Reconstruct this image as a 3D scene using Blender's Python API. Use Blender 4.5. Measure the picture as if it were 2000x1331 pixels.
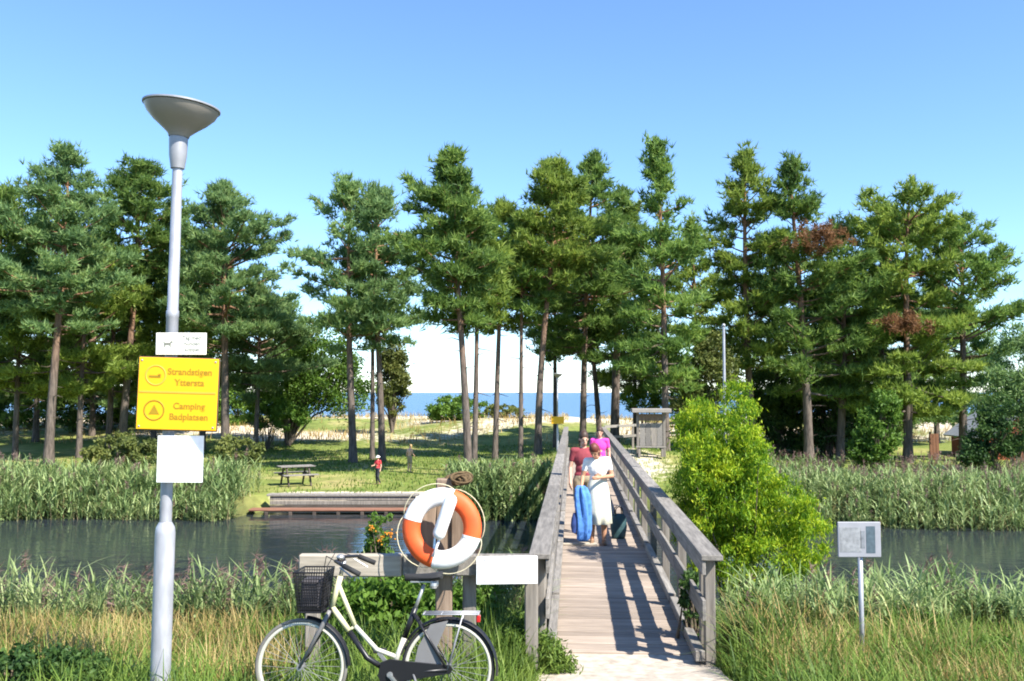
import bpy, bmesh, math, random
import numpy as np
from mathutils import Vector, Matrix

for o in list(bpy.data.objects): bpy.data.objects.remove(o, do_unlink=True)
scene = bpy.context.scene
COL = scene.collection
R = math.radians
random.seed(7)

# ------------------------------------------------------------------ camera
EYE = 2.55                                   # metres above the bridge deck (deck = 0)
FPX = 1800.0                                 # focal length in pixels of the 2000 px wide photograph
PITCH = math.atan(101.5 / FPX)
cam_d = bpy.data.cameras.new('camera'); cam = bpy.data.objects.new('camera', cam_d); COL.objects.link(cam)
cam_d.sensor_width = 36.0; cam_d.lens = 36.0 * FPX / 2000.0
cam_d.clip_start = 0.05; cam_d.clip_end = 60000
cam.location = (0, 0, EYE); cam.rotation_euler = (R(90) + PITCH, 0, 0)
scene.camera = cam

# ------------------------------------------------------------------ sky, sun, exposure
SUN_EL, SUN_AZ = R(47), R(132)               # azimuth clockwise from the view direction
world = bpy.data.worlds.new('World'); scene.world = world; world.use_nodes = True
nt = world.node_tree; bg = nt.nodes['Background']
sky = nt.nodes.new('ShaderNodeTexSky'); sky.sky_type = 'NISHITA'; sky.sun_disc = False
sky.sun_elevation = SUN_EL; sky.sun_rotation = SUN_AZ
sky.altitude = 1500; sky.air_density = 1.15; sky.dust_density = 0.0; sky.ozone_density = 8.0
hsv = nt.nodes.new('ShaderNodeHueSaturation'); hsv.inputs['Saturation'].default_value = 1.0
nt.links.new(sky.outputs[0], hsv.inputs['Color']); nt.links.new(hsv.outputs[0], bg.inputs[0]); bg.inputs[1].default_value = 0.124
sun_d = bpy.data.lights.new('sun', 'SUN'); sun_d.energy = 5.0; sun_d.angle = R(0.53); sun_d.color = (1.0, 0.95, 0.87)
sun = bpy.data.objects.new('sun', sun_d); COL.objects.link(sun)
SUNV = Vector((math.cos(SUN_EL) * math.sin(SUN_AZ), math.cos(SUN_EL) * math.cos(SUN_AZ), math.sin(SUN_EL)))
sun.rotation_euler = SUNV.to_track_quat('Z', 'Y').to_euler(); sun.location = (20, -10, 30)
vs = scene.view_settings
scene.display_settings.display_device = 'sRGB'
vs.view_transform = 'Standard'; vs.look = 'None'; vs.gamma = 1.0; vs.exposure = 1.25; vs.use_curve_mapping = False
scene.render.engine = 'CYCLES'
cy = scene.cycles
cy.use_denoising = True
cy.max_bounces = 8; cy.transparent_max_bounces = 8; cy.caustics_reflective = False; cy.caustics_refractive = False
cy.filter_width = 1.9

# ------------------------------------------------------------------ helpers
def at(px, py, Y):
    """world point at depth Y that a reference measurement (px, py) of the 2000x1331 photograph points to"""
    u = (px - 1000) / FPX; v = (665.5 - py) / FPX
    lam = Y / (math.cos(PITCH) - v * math.sin(PITCH))
    return Vector((lam * u, Y, EYE + lam * (math.sin(PITCH) + v * math.cos(PITCH))))

def tag(o, label=None, cat=None, group=None, kind=None):
    if label: o['label'] = label
    if cat: o['category'] = cat
    if group: o['group'] = group
    if kind: o['kind'] = kind
    return o

def empty(name, loc=(0, 0, 0), rz=0.0, label=None, cat=None, group=None):
    o = bpy.data.objects.new(name, None); COL.objects.link(o)
    o.location = loc; o.rotation_euler = (0, 0, rz); o.empty_display_size = 0.2
    return tag(o, label, cat, group)

def link(name, me, mat=None, parent=None, loc=None, rot=None, smooth=False):
    o = bpy.data.objects.new(name, me); COL.objects.link(o)
    if mat and not me.materials: me.materials.append(mat)
    if parent: o.parent = parent
    if loc is not None: o.location = loc
    if rot is not None: o.rotation_euler = rot
    if smooth: me.polygons.foreach_set('use_smooth', [True] * len(me.polygons))
    return o

def np_mesh(name, v, f):
    v = np.ascontiguousarray(v, dtype=np.float32); f = np.ascontiguousarray(f, dtype=np.int32)
    me = bpy.data.meshes.new(name); k = f.shape[1]
    me.vertices.add(len(v)); me.vertices.foreach_set('co', v.ravel())
    me.loops.add(f.size); me.loops.foreach_set('vertex_index', f.ravel())
    me.polygons.add(len(f)); me.polygons.foreach_set('loop_start', np.arange(0, f.size, k, dtype=np.int32))
    me.update(calc_edges=True); me.validate()
    return me

class MB:
    """collects shapes; build() links them as one mesh object"""
    def __init__(s): s.v = []; s.f = []
    def add(s, v, f):
        b = len(s.v); s.v += [tuple(p) for p in v]; s.f += [tuple(i + b for i in q) for q in f]; return s
    def box(s, c, d, rot=None, bev=0.0):
        hx, hy, hz = d[0] / 2, d[1] / 2, d[2] / 2
        if bev <= 0:
            vs_ = [Vector((x, y, z)) for x in (-hx, hx) for y in (-hy, hy) for z in (-hz, hz)]
            fs = [(0, 1, 3, 2), (4, 6, 7, 5), (0, 4, 5, 1), (2, 3, 7, 6), (0, 2, 6, 4), (1, 5, 7, 3)]
        else:
            bm = bmesh.new(); bmesh.ops.create_cube(bm, size=1.0)
            bmesh.ops.scale(bm, vec=d, verts=bm.verts)
            bmesh.ops.bevel(bm, geom=bm.edges[:], offset=bev, segments=1, affect='EDGES')
            bm.verts.index_update()
            vs_ = [v.co.copy() for v in bm.verts]; fs = [tuple(v.index for v in f.verts) for f in bm.faces]; bm.free()
        m = rot if rot is not None else Matrix.Identity(3)
        return s.add([m @ v + Vector(c) for v in vs_], fs)
    def beam(s, a, b, w, h, bev=0.0):
        """box from a to b, w across, h up"""
        a, b = Vector(a), Vector(b); d = b - a; y = d.normalized()
        up = Vector((0, 0, 1)) if abs(y.z) < 0.95 else Vector((0, 1, 0))
        x = y.cross(up).normalized(); z = x.cross(y)
        m = Matrix((x, y, z)).transposed()
        return s.box((a + b) / 2, (w, d.length, h), m, bev)
    def tube(s, pts, rad, n=8, caps=True):
        pts = [Vector(p) for p in pts]; k = len(pts)
        if not hasattr(rad, '__len__'): rad = [rad] * k
        prev = None; rings = []
        for i in range(k):
            t = (pts[min(i + 1, k - 1)] - pts[max(i - 1, 0)]).normalized()
            if prev is None:
                a = Vector((0, 0, 1)) if abs(t.z) < 0.9 else Vector((1, 0, 0)); x = t.cross(a).normalized()
            else: x = (prev - t * prev.dot(t)).normalized()
            y = t.cross(x); prev = x
            rings.append([pts[i] + (x * math.cos(2 * math.pi * j / n) + y * math.sin(2 * math.pi * j / n)) * rad[i] for j in range(n)])
        v = [p for r in rings for p in r]; f = []
        for i in range(k - 1):
            for j in range(n):
                f.append((i * n + j, i * n + (j + 1) % n, (i + 1) * n + (j + 1) % n, (i + 1) * n + j))
        if caps: f.append(tuple(range(n - 1, -1, -1))); f.append(tuple((k - 1) * n + j for j in range(n)))
        return s.add(v, f)
    def lathe(s, prof, n=32, m=None, close=False):
        v = []; f = []; k = len(prof)
        for r, z in prof:
            for j in range(n):
                a = 2 * math.pi * j / n; p = Vector((r * math.cos(a), r * math.sin(a), z)); v.append(m @ p if m else p)
        for i in range(k - 1 + (1 if close else 0)):
            i2 = (i + 1) % k
            for j in range(n): f.append((i * n + j, i * n + (j + 1) % n, i2 * n + (j + 1) % n, i2 * n + j))
        return s.add(v, f)
    def torus(s, Rm, rm, n=48, k=10, m=None, sq=1.0):
        return s.lathe([(Rm + rm * math.cos(2 * math.pi * i / k), sq * rm * math.sin(2 * math.pi * i / k)) for i in range(k)], n, m, True)
    def ball(s, c, r, m=None, nu=14, nv=9):
        c = Vector(c); rr = Vector(r) if hasattr(r, '__len__') else Vector((r, r, r)); v = []; f = []
        for i in range(nv + 1):
            ph = math.pi * i / nv
            ring = 1 if i in (0, nv) else nu
            for j in range(ring):
                th = 2 * math.pi * j / nu
                p = Vector((rr.x * math.sin(ph) * math.cos(th), rr.y * math.sin(ph) * math.sin(th), rr.z * math.cos(ph)))
                v.append((m @ p if m else p) + c)
        def idx(i, j): return 0 if i == 0 else (1 + (nv - 1) * nu if i == nv else 1 + (i - 1) * nu + j % nu)
        for i in range(nv):
            for j in range(nu):
                q = [idx(i, j), idx(i + 1, j), idx(i + 1, j + 1), idx(i, j + 1)]
                u = []
                for x in q:
                    if x not in u: u.append(x)
                if len(u) > 2: f.append(tuple(u))
        return s.add(v, f)
    def capsule(s, a, b, ra, rb, n=12):
        a, b = Vector(a), Vector(b); d = (b - a).normalized(); pts = []; rad = []
        for k in range(5):
            q = math.pi / 2 * k / 4; pts.append(a - d * ra * math.cos(q)); rad.append(max(ra * math.sin(q), ra * 0.06))
        for k in range(5):
            q = math.pi / 2 * k / 4; pts.append(b + d * rb * math.sin(q)); rad.append(max(rb * math.cos(q), rb * 0.06))
        return s.tube(pts, rad, n)
    def mesh(s, name):
        me = bpy.data.meshes.new(name); me.from_pydata(s.v, [], s.f); me.update(); return me
    def build(s, name, mat, parent=None, loc=None, rot=None, smooth=False, auto=None):
        me = s.mesh(name)
        if auto is not None:
            me.polygons.foreach_set('use_smooth', [True] * len(me.polygons)); me.set_sharp_from_angle(angle=R(auto))
        return link(name, me, mat, parent, loc, rot, smooth)

# ------------------------------------------------------------------ materials
def new_mat(name):
    m = bpy.data.materials.new(name); m.use_nodes = True
    t = m.node_tree; return m, t, t.nodes['Principled BSDF']
def N(t, kind, **kw):
    n = t.nodes.new(kind)
    for k, v in kw.items(): setattr(n, k, v)
    return n
def ramp(t, stops):
    n = t.nodes.new('ShaderNodeValToRGB'); e = n.color_ramp.elements
    e[0].position, e[0].color = stops[0][0], (*stops[0][1], 1)
    e[1].position, e[1].color = stops[-1][0], (*stops[-1][1], 1)
    for p, c in stops[1:-1]:
        x = e.new(p); x.color = (*c, 1)
    return n
def plain(name, col, rough=0.6, metal=0.0, var=0.12, scale=9.0, bump=0.0, spec=0.4, stretch=(1, 1, 1)):
    m, t, b = new_mat(name); L = t.links.new
    tc = N(t, 'ShaderNodeTexCoord'); mp = N(t, 'ShaderNodeMapping'); mp.inputs['Scale'].default_value = stretch
    L(tc.outputs['Object'], mp.inputs[0])
    no = N(t, 'ShaderNodeTexNoise'); no.inputs['Scale'].default_value = scale; no.inputs['Detail'].default_value = 6
    L(mp.outputs[0], no.inputs['Vector'])
    lo = tuple(c * (1 - var) for c in col); hi = tuple(min(1, c * (1 + var)) for c in col)
    rp = ramp(t, [(0.3, lo), (0.7, hi)]); L(no.outputs['Fac'], rp.inputs[0]); L(rp.outputs[0], b.inputs['Base Color'])
    b.inputs['Roughness'].default_value = rough; b.inputs['Metallic'].default_value = metal
    b.inputs['Specular IOR Level'].default_value = spec
    if bump:
        bp = N(t, 'ShaderNodeBump'); bp.inputs['Strength'].default_value = bump; bp.inputs['Distance'].default_value = 0.02
        L(no.outputs['Fac'], bp.inputs['Height']); L(bp.outputs[0], b.inputs['Normal'])
    return m

def wood(name, dark, light, grain=(30, 2.0, 30), rough=0.85):
    m, t, b = new_mat(name); L = t.links.new
    tc = N(t, 'ShaderNodeTexCoord'); oi = N(t, 'ShaderNodeObjectInfo')
    ad = N(t, 'ShaderNodeVectorMath', operation='ADD'); L(tc.outputs['Object'], ad.inputs[0]); 
    cx = N(t, 'ShaderNodeCombineXYZ'); mu = N(t, 'ShaderNodeMath', operation='MULTIPLY'); mu.inputs[1].default_value = 37
    L(oi.outputs['Random'], mu.inputs[0]); L(mu.outputs[0], cx.inputs[0]); L(mu.outputs[0], cx.inputs[2]); L(cx.outputs[0], ad.inputs[1])
    mp = N(t, 'ShaderNodeMapping'); mp.inputs['Scale'].default_value = grain; L(ad.outputs[0], mp.inputs[0])
    no = N(t, 'ShaderNodeTexNoise'); no.inputs['Scale'].default_value = 1; no.inputs['Detail'].default_value = 8; no.inputs['Roughness'].default_value = 0.65
    L(mp.outputs[0], no.inputs['Vector'])
    rp = ramp(t, [(0.28, dark), (0.5, tuple((a + c) / 2 for a, c in zip(dark, light))), (0.72, light)]); L(no.outputs['Fac'], rp.inputs[0])
    hs = N(t, 'ShaderNodeHueSaturation'); ma = N(t, 'ShaderNodeMapRange'); ma.inputs['To Min'].default_value = 0.8; ma.inputs['To Max'].default_value = 1.16
    L(oi.outputs['Random'], ma.inputs['Value']); L(ma.outputs[0], hs.inputs['Value']); L(rp.outputs[0], hs.inputs['Color'])
    L(hs.outputs[0], b.inputs['Base Color']); b.inputs['Roughness'].default_value = rough; b.inputs['Specular IOR Level'].default_value = 0.25
    bp = N(t, 'ShaderNodeBump'); bp.inputs['Strength'].default_value = 0.5; bp.inputs['Distance'].default_value = 0.008
    L(no.outputs['Fac'], bp.inputs['Height']); L(bp.outputs[0], b.inputs['Normal'])
    return m

def foliage(name, dark, mid, light, nscale=0.5, trans=0.5, rough=0.55, isl=0.35, rand=0.12):
    """leaf colour: clump-sized noise + a value of its own for every leaf; light passes through the leaves"""
    m, t, b = new_mat(name); L = t.links.new
    ge = N(t, 'ShaderNodeNewGeometry'); tc = N(t, 'ShaderNodeTexCoord'); oi = N(t, 'ShaderNodeObjectInfo')
    ad = N(t, 'ShaderNodeVectorMath', operation='ADD'); L(tc.outputs['Object'], ad.inputs[0]); L(oi.outputs['Location'], ad.inputs[1])
    no = N(t, 'ShaderNodeTexNoise'); no.inputs['Scale'].default_value = nscale; no.inputs['Detail'].default_value = 3
    L(ad.outputs[0], no.inputs['Vector'])
    a = N(t, 'ShaderNodeMath', operation='MULTIPLY_ADD'); a.inputs[1].default_value = isl; a.inputs[2].default_value = -isl / 2
    L(ge.outputs['Random Per Island'], a.inputs[0])
    s = N(t, 'ShaderNodeMath', operation='ADD'); L(no.outputs['Fac'], s.inputs[0]); L(a.outputs[0], s.inputs[1])
    rp = ramp(t, [(0.25, dark), (0.5, mid), (0.78, light)]); L(s.outputs[0], rp.inputs[0])
    hs = N(t, 'ShaderNodeHueSaturation'); ma = N(t, 'ShaderNodeMapRange'); ma.inputs['To Min'].default_value = 1 - rand; ma.inputs['To Max'].default_value = 1 + rand
    L(oi.outputs['Random'], ma.inputs['Value']); L(ma.outputs[0], hs.inputs['Value']); L(rp.outputs[0], hs.inputs['Color'])
    L(hs.outputs[0], b.inputs['Base Color']); b.inputs['Roughness'].default_value = rough; b.inputs['Specular IOR Level'].default_value = 0.3
    tr = N(t, 'ShaderNodeBsdfTranslucent'); L(hs.outputs[0], tr.inputs['Color'])
    mx = N(t, 'ShaderNodeMixShader'); mx.inputs[0].default_value = trans
    L(b.outputs[0], mx.inputs[1]); L(tr.outputs[0], mx.inputs[2]); L(mx.outputs[0], t.nodes['Material Output'].inputs['Surface'])
    return m

M = {}
M['deck'] = wood('weathered_deck_wood', (0.205, 0.165, 0.13), (0.40, 0.325, 0.26), grain=(2.0, 26, 26))
M['rail'] = wood('silver_grey_wood', (0.115, 0.105, 0.092), (0.30, 0.275, 0.24), grain=(26, 2.2, 26))
M['post'] = wood('grey_post_wood', (0.12, 0.105, 0.088), (0.31, 0.275, 0.23), grain=(24, 24, 2.0))
M['oldwood'] = wood('brown_old_wood', (0.13, 0.09, 0.06), (0.30, 0.22, 0.16), grain=(22, 22, 2.0))
M['paletimber'] = wood('pale_dry_timber', (0.30, 0.26, 0.20), (0.55, 0.48, 0.38), grain=(2.0, 22, 22))
M['darkwood'] = wood('dark_wet_wood', (0.045, 0.035, 0.028), (0.12, 0.095, 0.075), grain=(2, 20, 20))
M['galv'] = plain('galvanised_steel', (0.40, 0.40, 0.42), 0.45, 0.3, 0.2, 14, 0.05, stretch=(1, 1, 0.35))
M['galvdark'] = plain('dull_grey_steel', (0.34, 0.34, 0.35), 0.5, 0.4, 0.12, 10)
M['lampbowl'] = plain('grey_enamel_bowl', (0.30, 0.27, 0.235), 0.38, 0.0, 0.06, 5)
M['white'] = plain('white_painted_board', (0.82, 0.82, 0.80), 0.45, 0, 0.03, 4)
M['cream'] = plain('cream_sign_face', (0.80, 0.78, 0.68), 0.5, 0, 0.03, 6)
M['yellow'] = plain('yellow_sign_face', (0.86, 0.43, 0.006), 0.42, 0, 0.04, 3)
M['ochre'] = plain('faded_ochre_lettering', (0.33, 0.20, 0.008), 0.55, 0, 0.06, 20)
M['ochrelite'] = plain('faded_band', (0.62, 0.36, 0.04), 0.55, 0, 0.05, 20)
M['signtext'] = plain('grey_lettering', (0.20, 0.20, 0.16), 0.6, 0, 0.05, 20)
M['brownedge'] = plain('brown_frame', (0.10, 0.06, 0.03), 0.6, 0, 0.1, 8)
M['ringwhite'] = plain('white_foam', (0.74, 0.73, 0.70), 0.6, 0, 0.12, 9, 0.1)
M['ringorange'] = plain('orange_foam', (0.72, 0.105, 0.022), 0.6, 0, 0.16, 9, 0.1)
M['rope'] = plain('pale_rope', (0.62, 0.55, 0.36), 0.9, 0, 0.15, 40)
M['coil'] = plain('brown_rope_coil', (0.10, 0.065, 0.03), 0.95, 0, 0.35, 40)
M['black'] = plain('black_paint', (0.014, 0.014, 0.016), 0.35, 0, 0.1, 8)
M['rubber'] = plain('black_rubber', (0.022, 0.022, 0.022), 0.75, 0, 0.1, 20)
M['chrome'] = plain('bright_steel', (0.42, 0.42, 0.41), 0.42, 0.7, 0.06, 20)
M['rimcream'] = plain('cream_rim', (0.55, 0.53, 0.43), 0.4, 0.1, 0.06, 9)
M['tyrecream'] = plain('grey_tyre', (0.16, 0.15, 0.13), 0.7, 0, 0.1, 15)
M['spoke'] = plain('dull_spoke_wire', (0.20, 0.20, 0.20), 0.6)
M['framecream'] = plain('pale_cream_paint', (0.60, 0.57, 0.34), 0.3, 0, 0.04, 6)
M['smoke'] = plain('grey_skirt_guard', (0.17, 0.165, 0.16), 0.5, 0, 0.1, 8)
M['skin'] = plain('light_skin', (0.58, 0.345, 0.235), 0.5, 0, 0.06, 12)
M['tan'] = plain('tanned_skin', (0.46, 0.24, 0.14), 0.5, 0, 0.06, 12)
M['hairauburn'] = plain('auburn_hair', (0.13, 0.034, 0.022), 0.55, 0, 0.35, 60, stretch=(1, 1, 0.15))
M['hairdark'] = plain('dark_brown_hair', (0.055, 0.03, 0.02), 0.55, 0, 0.35, 60, stretch=(1, 1, 0.15))
M['hairblond'] = plain('sandy_hair', (0.42, 0.27, 0.11), 0.55, 0, 0.3, 60, stretch=(1, 1, 0.15))
M['eye'] = plain('dark_eye', (0.02, 0.015, 0.012), 0.3)
M['lip'] = plain('lip', (0.40, 0.14, 0.11), 0.5)
M['clwhite'] = plain('white_cotton', (0.80, 0.77, 0.72), 0.85, 0, 0.05, 10, 0.2)
M['clcream'] = plain('cream_linen', (0.80, 0.77, 0.60), 0.85, 0, 0.05, 12, 0.25)
M['clpink'] = plain('hot_pink_cotton', (0.80, 0.06, 0.36), 0.85, 0, 0.08, 10, 0.2)
M['clmaroon'] = plain('maroon_cotton', (0.22, 0.035, 0.045), 0.85, 0, 0.12, 12, 0.2)
M['clred'] = plain('red_cotton', (0.62, 0.05, 0.055), 0.85, 0, 0.08, 10, 0.2)
M['clnavy'] = plain('dark_trousers', (0.035, 0.035, 0.045), 0.85, 0, 0.12, 10, 0.2)
M['clkhaki'] = plain('khaki_shorts', (0.30, 0.24, 0.15), 0.85, 0, 0.1, 10, 0.2)
M['bluetowel'] = plain('blue_terry_cloth', (0.085, 0.235, 0.60), 0.95, 0, 0.30, 14, 0.4)
M['tealbag'] = plain('dark_teal_nylon', (0.02, 0.055, 0.06), 0.6, 0, 0.3, 12, 0.2)
M['shoe'] = plain('tan_leather', (0.20, 0.12, 0.07), 0.7)
M['stone'] = plain('grey_concrete', (0.36, 0.34, 0.30), 0.9, 0, 0.25, 4, 0.3)
M['roofgrey'] = plain('grey_roof_sheet', (0.26, 0.28, 0.31), 0.55, 0, 0.1, 2)
M['housewall'] = plain('rust_red_boarding', (0.28, 0.075, 0.03), 0.8, 0, 0.12, 5)
M['glass'] = plain('dark_pane', (0.03, 0.04, 0.05), 0.08, 0, 0.05, 3)

# foliage
M['pine'] = foliage('pine_needles', (0.078, 0.150, 0.036), (0.163, 0.269, 0.057), (0.270, 0.378, 0.079), 0.75, isl=0.5)
M['pineblue'] = foliage('blue_green_pine_needles', (0.098, 0.182, 0.068), (0.188, 0.300, 0.106), (0.282, 0.391, 0.127), 0.75, isl=0.5)
M['pineyellow'] = foliage('yellow_green_pine_needles', (0.108, 0.174, 0.030), (0.222, 0.312, 0.053), (0.319, 0.396, 0.070), 0.75, isl=0.5)
M['deadneedle'] = foliage('dead_brown_needles', (0.11, 0.055, 0.025), (0.21, 0.105, 0.045), (0.31, 0.17, 0.08), 1.2)
M['leaf'] = foliage('green_leaves', (0.055, 0.125, 0.018), (0.12, 0.225, 0.03), (0.20, 0.32, 0.05), 0.9, 0.45)
M['leafolive'] = foliage('olive_leaves', (0.07, 0.095, 0.025), (0.14, 0.17, 0.04), (0.23, 0.24, 0.06), 0.9, 0.4)
M['leaflime'] = foliage('lime_leaves', (0.085, 0.185, 0.010), (0.215, 0.36, 0.016), (0.46, 0.54, 0.028), 2.2, 0.5, isl=0.6)
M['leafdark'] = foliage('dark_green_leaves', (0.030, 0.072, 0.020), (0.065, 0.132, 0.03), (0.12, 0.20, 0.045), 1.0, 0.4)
M['reed'] = foliage('reed_blades', (0.12, 0.185, 0.06), (0.235, 0.325, 0.115), (0.40, 0.46, 0.20), 0.8, 0.35, isl=0.5)
M['reedtan'] = foliage('dry_reed_stems', (0.20, 0.16, 0.075), (0.34, 0.27, 0.13), (0.48, 0.40, 0.21), 0.9, 0.3, isl=0.5)
M['plume'] = foliage('reed_plumes', (0.13, 0.075, 0.06), (0.22, 0.14, 0.115), (0.32, 0.22, 0.18), 1.2, 0.3)
M['grass'] = foliage('green_grass', (0.060, 0.115, 0.018), (0.125, 0.205, 0.030), (0.22, 0.30, 0.055), 0.8, 0.4, isl=0.5)
M['drygrass'] = foliage('straw_grass', (0.24, 0.165, 0.055), (0.42, 0.30, 0.105), (0.56, 0.44, 0.19), 0.8, 0.35, isl=0.5)
M['berry'] = foliage('orange_berries', (0.45, 0.12, 0.01), (0.60, 0.22, 0.02), (0.7, 0.35, 0.03), 3.0, 0.1)

# pine bark: grey-brown plates low down, orange higher up (as the species has it)
def bark():
    m, t, b = new_mat('pine_bark'); L = t.links.new
    tc = N(t, 'ShaderNodeTexCoord'); sp = N(t, 'ShaderNodeSeparateXYZ'); L(tc.outputs['Object'], sp.inputs[0])
    mp = N(t, 'ShaderNodeMapping'); mp.inputs['Scale'].default_value = (9, 9, 2.2); L(tc.outputs['Object'], mp.inputs[0])
    no = N(t, 'ShaderNodeTexNoise'); no.inputs['Detail'].default_value = 8; no.inputs['Scale'].default_value = 1; L(mp.outputs[0], no.inputs['Vector'])
    lo = ramp(t, [(0.3, (0.045, 0.035, 0.028)), (0.7, (0.16, 0.125, 0.10))]); L(no.outputs['Fac'], lo.inputs[0])
    hi = ramp(t, [(0.3, (0.13, 0.065, 0.035)), (0.7, (0.32, 0.17, 0.09))]); L(no.outputs['Fac'], hi.inputs[0])
    mr = N(t, 'ShaderNodeMapRange'); mr.inputs['From Min'].default_value = 4.0; mr.inputs['From Max'].default_value = 9.0; L(sp.outputs['Z'], mr.inputs['Value'])
    mx = N(t, 'ShaderNodeMix', data_type='RGBA'); L(mr.outputs[0], mx.inputs['Factor']); L(lo.outputs[0], mx.inputs[6]); L(hi.outputs[0], mx.inputs[7])
    L(mx.outputs[2], b.inputs['Base Color']); b.inputs['Roughness'].default_value = 0.9
    bp = N(t, 'ShaderNodeBump'); bp.inputs['Strength'].default_value = 0.8; bp.inputs['Distance'].default_value = 0.05
    L(no.outputs['Fac'], bp.inputs['Height']); L(bp.outputs[0], b.inputs['Normal'])
    return m
M['bark'] = bark()
M['stem'] = plain('shrub_stem', (0.11, 0.085, 0.055), 0.9, 0, 0.25, 14)

# ------------------------------------------------------------------ terrain
WATER = -1.55
def sstep(a, b, x):
    t = np.clip((x - a) / (b - a), 0, 1); return t * t * (3 - 2 * t)
def vnoise(x, y, s, seed=0):
    x = np.asarray(x, float) / s; y = np.asarray(y, float) / s
    return (np.sin(x * 1.7 + seed) * np.cos(y * 1.3 - seed * 2) + np.sin(x * 0.9 + y * 1.1 + seed * 3) + 0.6 * np.sin(2.7 * x - 1.9 * y + seed)) / 2.6
SLOPE = 120.0 / 1800.0
BA = math.atan(SLOPE)                                    # bridge heading, clockwise from +Y
def far_edge(x):                                         # far shore line of the river
    x = np.asarray(x, float)
    return 30.0 + 0.5 * np.sin(x * 0.35) - 1.3 * sstep(8, 14, x) + 2.6 * sstep(-9.4, -8.4, x) * (1 - sstep(-3.2, -1.5, x))
def height(x, y):
    x = np.asarray(x, float); y = np.asarray(y, float)
    near = np.where(y < 8.8, np.clip((8.8 - y) * 0.11, 0, 1.0), 0.0)
    bank = -2.3 * sstep(8.9, 16.5, y)
    z = near + bank - 0.03
    z = z + 0.05 * vnoise(x, y, 1.3, 1) * sstep(2.0, 4.0, np.abs(x - 1.1 - 0.0667 * y)) * (y < 16)
    fe = far_edge(x)
    far = -2.4 + (1.37) * sstep(fe - 1.2, fe + 0.8, y)
    z = np.where(y > 20, far, z)
    lawn = 0.10 * vnoise(x, y, 6, 2) * sstep(33, 40, y)
    dune = (1.15 + 0.45 * vnoise(x, y, 9, 4) + 0.25 * vnoise(x, y, 3.5, 6)) * sstep(52, 78, y)
    sea = -4.2 * sstep(88, 125, y)
    z = z + np.where(y > 20, lawn + dune + sea, 0)
    # mound that carries the far end of the bridge
    mx, my = 4.2, 43.0
    d2 = ((x - mx) / np.where(x < mx, 2.6, 6.5)) ** 2 + ((y - my) / np.where(y < my, 4.0, 9.0)) ** 2
    z = z + 1.0 * np.exp(-d2 * 0.8) * (y > 30)
    return z
def gz(x, y): return float(height(x, y))

def grid(xs, ys, fn):
    X, Y = np.meshgrid(xs, ys); Z = fn(X, Y); nx, ny = len(xs), len(ys)
    v = np.stack([X, Y, Z], -1).reshape(-1, 3)
    i = np.arange(nx - 1)[None, :] + nx * np.arange(ny - 1)[:, None]; i = i.ravel()
    return v, np.stack([i, i + 1, i + nx + 1, i + nx], -1)
def axis(*segs):
    out = []
    for a, b, st in segs: out.append(np.arange(a, b - 1e-6, st))
    return np.concatenate(out + [np.array([segs[-1][1]])])
xs = axis((-400, -60, 20), (-60, -16, 1.0), (-16, 16, 0.25), (16, 60, 1.0), (60, 400, 20))
ys = axis((-30, 4, 1.0), (4, 20, 0.25), (20, 60, 0.5), (60, 130, 1.0))
v, f = grid(xs, ys, height)
ground = link('ground', np_mesh('ground', v, f), None, smooth=True); tag(ground, kind='structure')
sand = sstep(56, 66, v[:, 1]) * np.clip(0.62 + 0.75 * vnoise(v[:, 0], v[:, 1], 5, 3), 0, 1)
sand = np.maximum(sand, sstep(88, 96, v[:, 1]))
beach = np.exp(-(((v[:, 0] - 21.5) / 2.2) ** 2 + ((v[:, 1] - 44.5) / 1.6) ** 2) * 1.4)
mound = np.exp(-(((v[:, 0] - 5.2) / 2.8) ** 2 + ((v[:, 1] - 40) / 6.0) ** 2) * 1.2) * 0.7
quay = np.exp(-((v[:, 1] - 33.0) / 1.0) ** 2) * sstep(-9.5, -8, v[:, 0]) * (1 - sstep(-0.5, 1, v[:, 0])) * 0.8
sand = np.clip(np.maximum.reduce([sand, beach * 1.4, mound, quay]), 0, 1)
lawn = sstep(30, 33, v[:, 1])
for nm, arr in (('sand', sand), ('lawn', lawn)):
    a = ground.data.attributes.new(nm, 'FLOAT', 'POINT'); a.data.foreach_set('value', arr.astype(np.float32))
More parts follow.
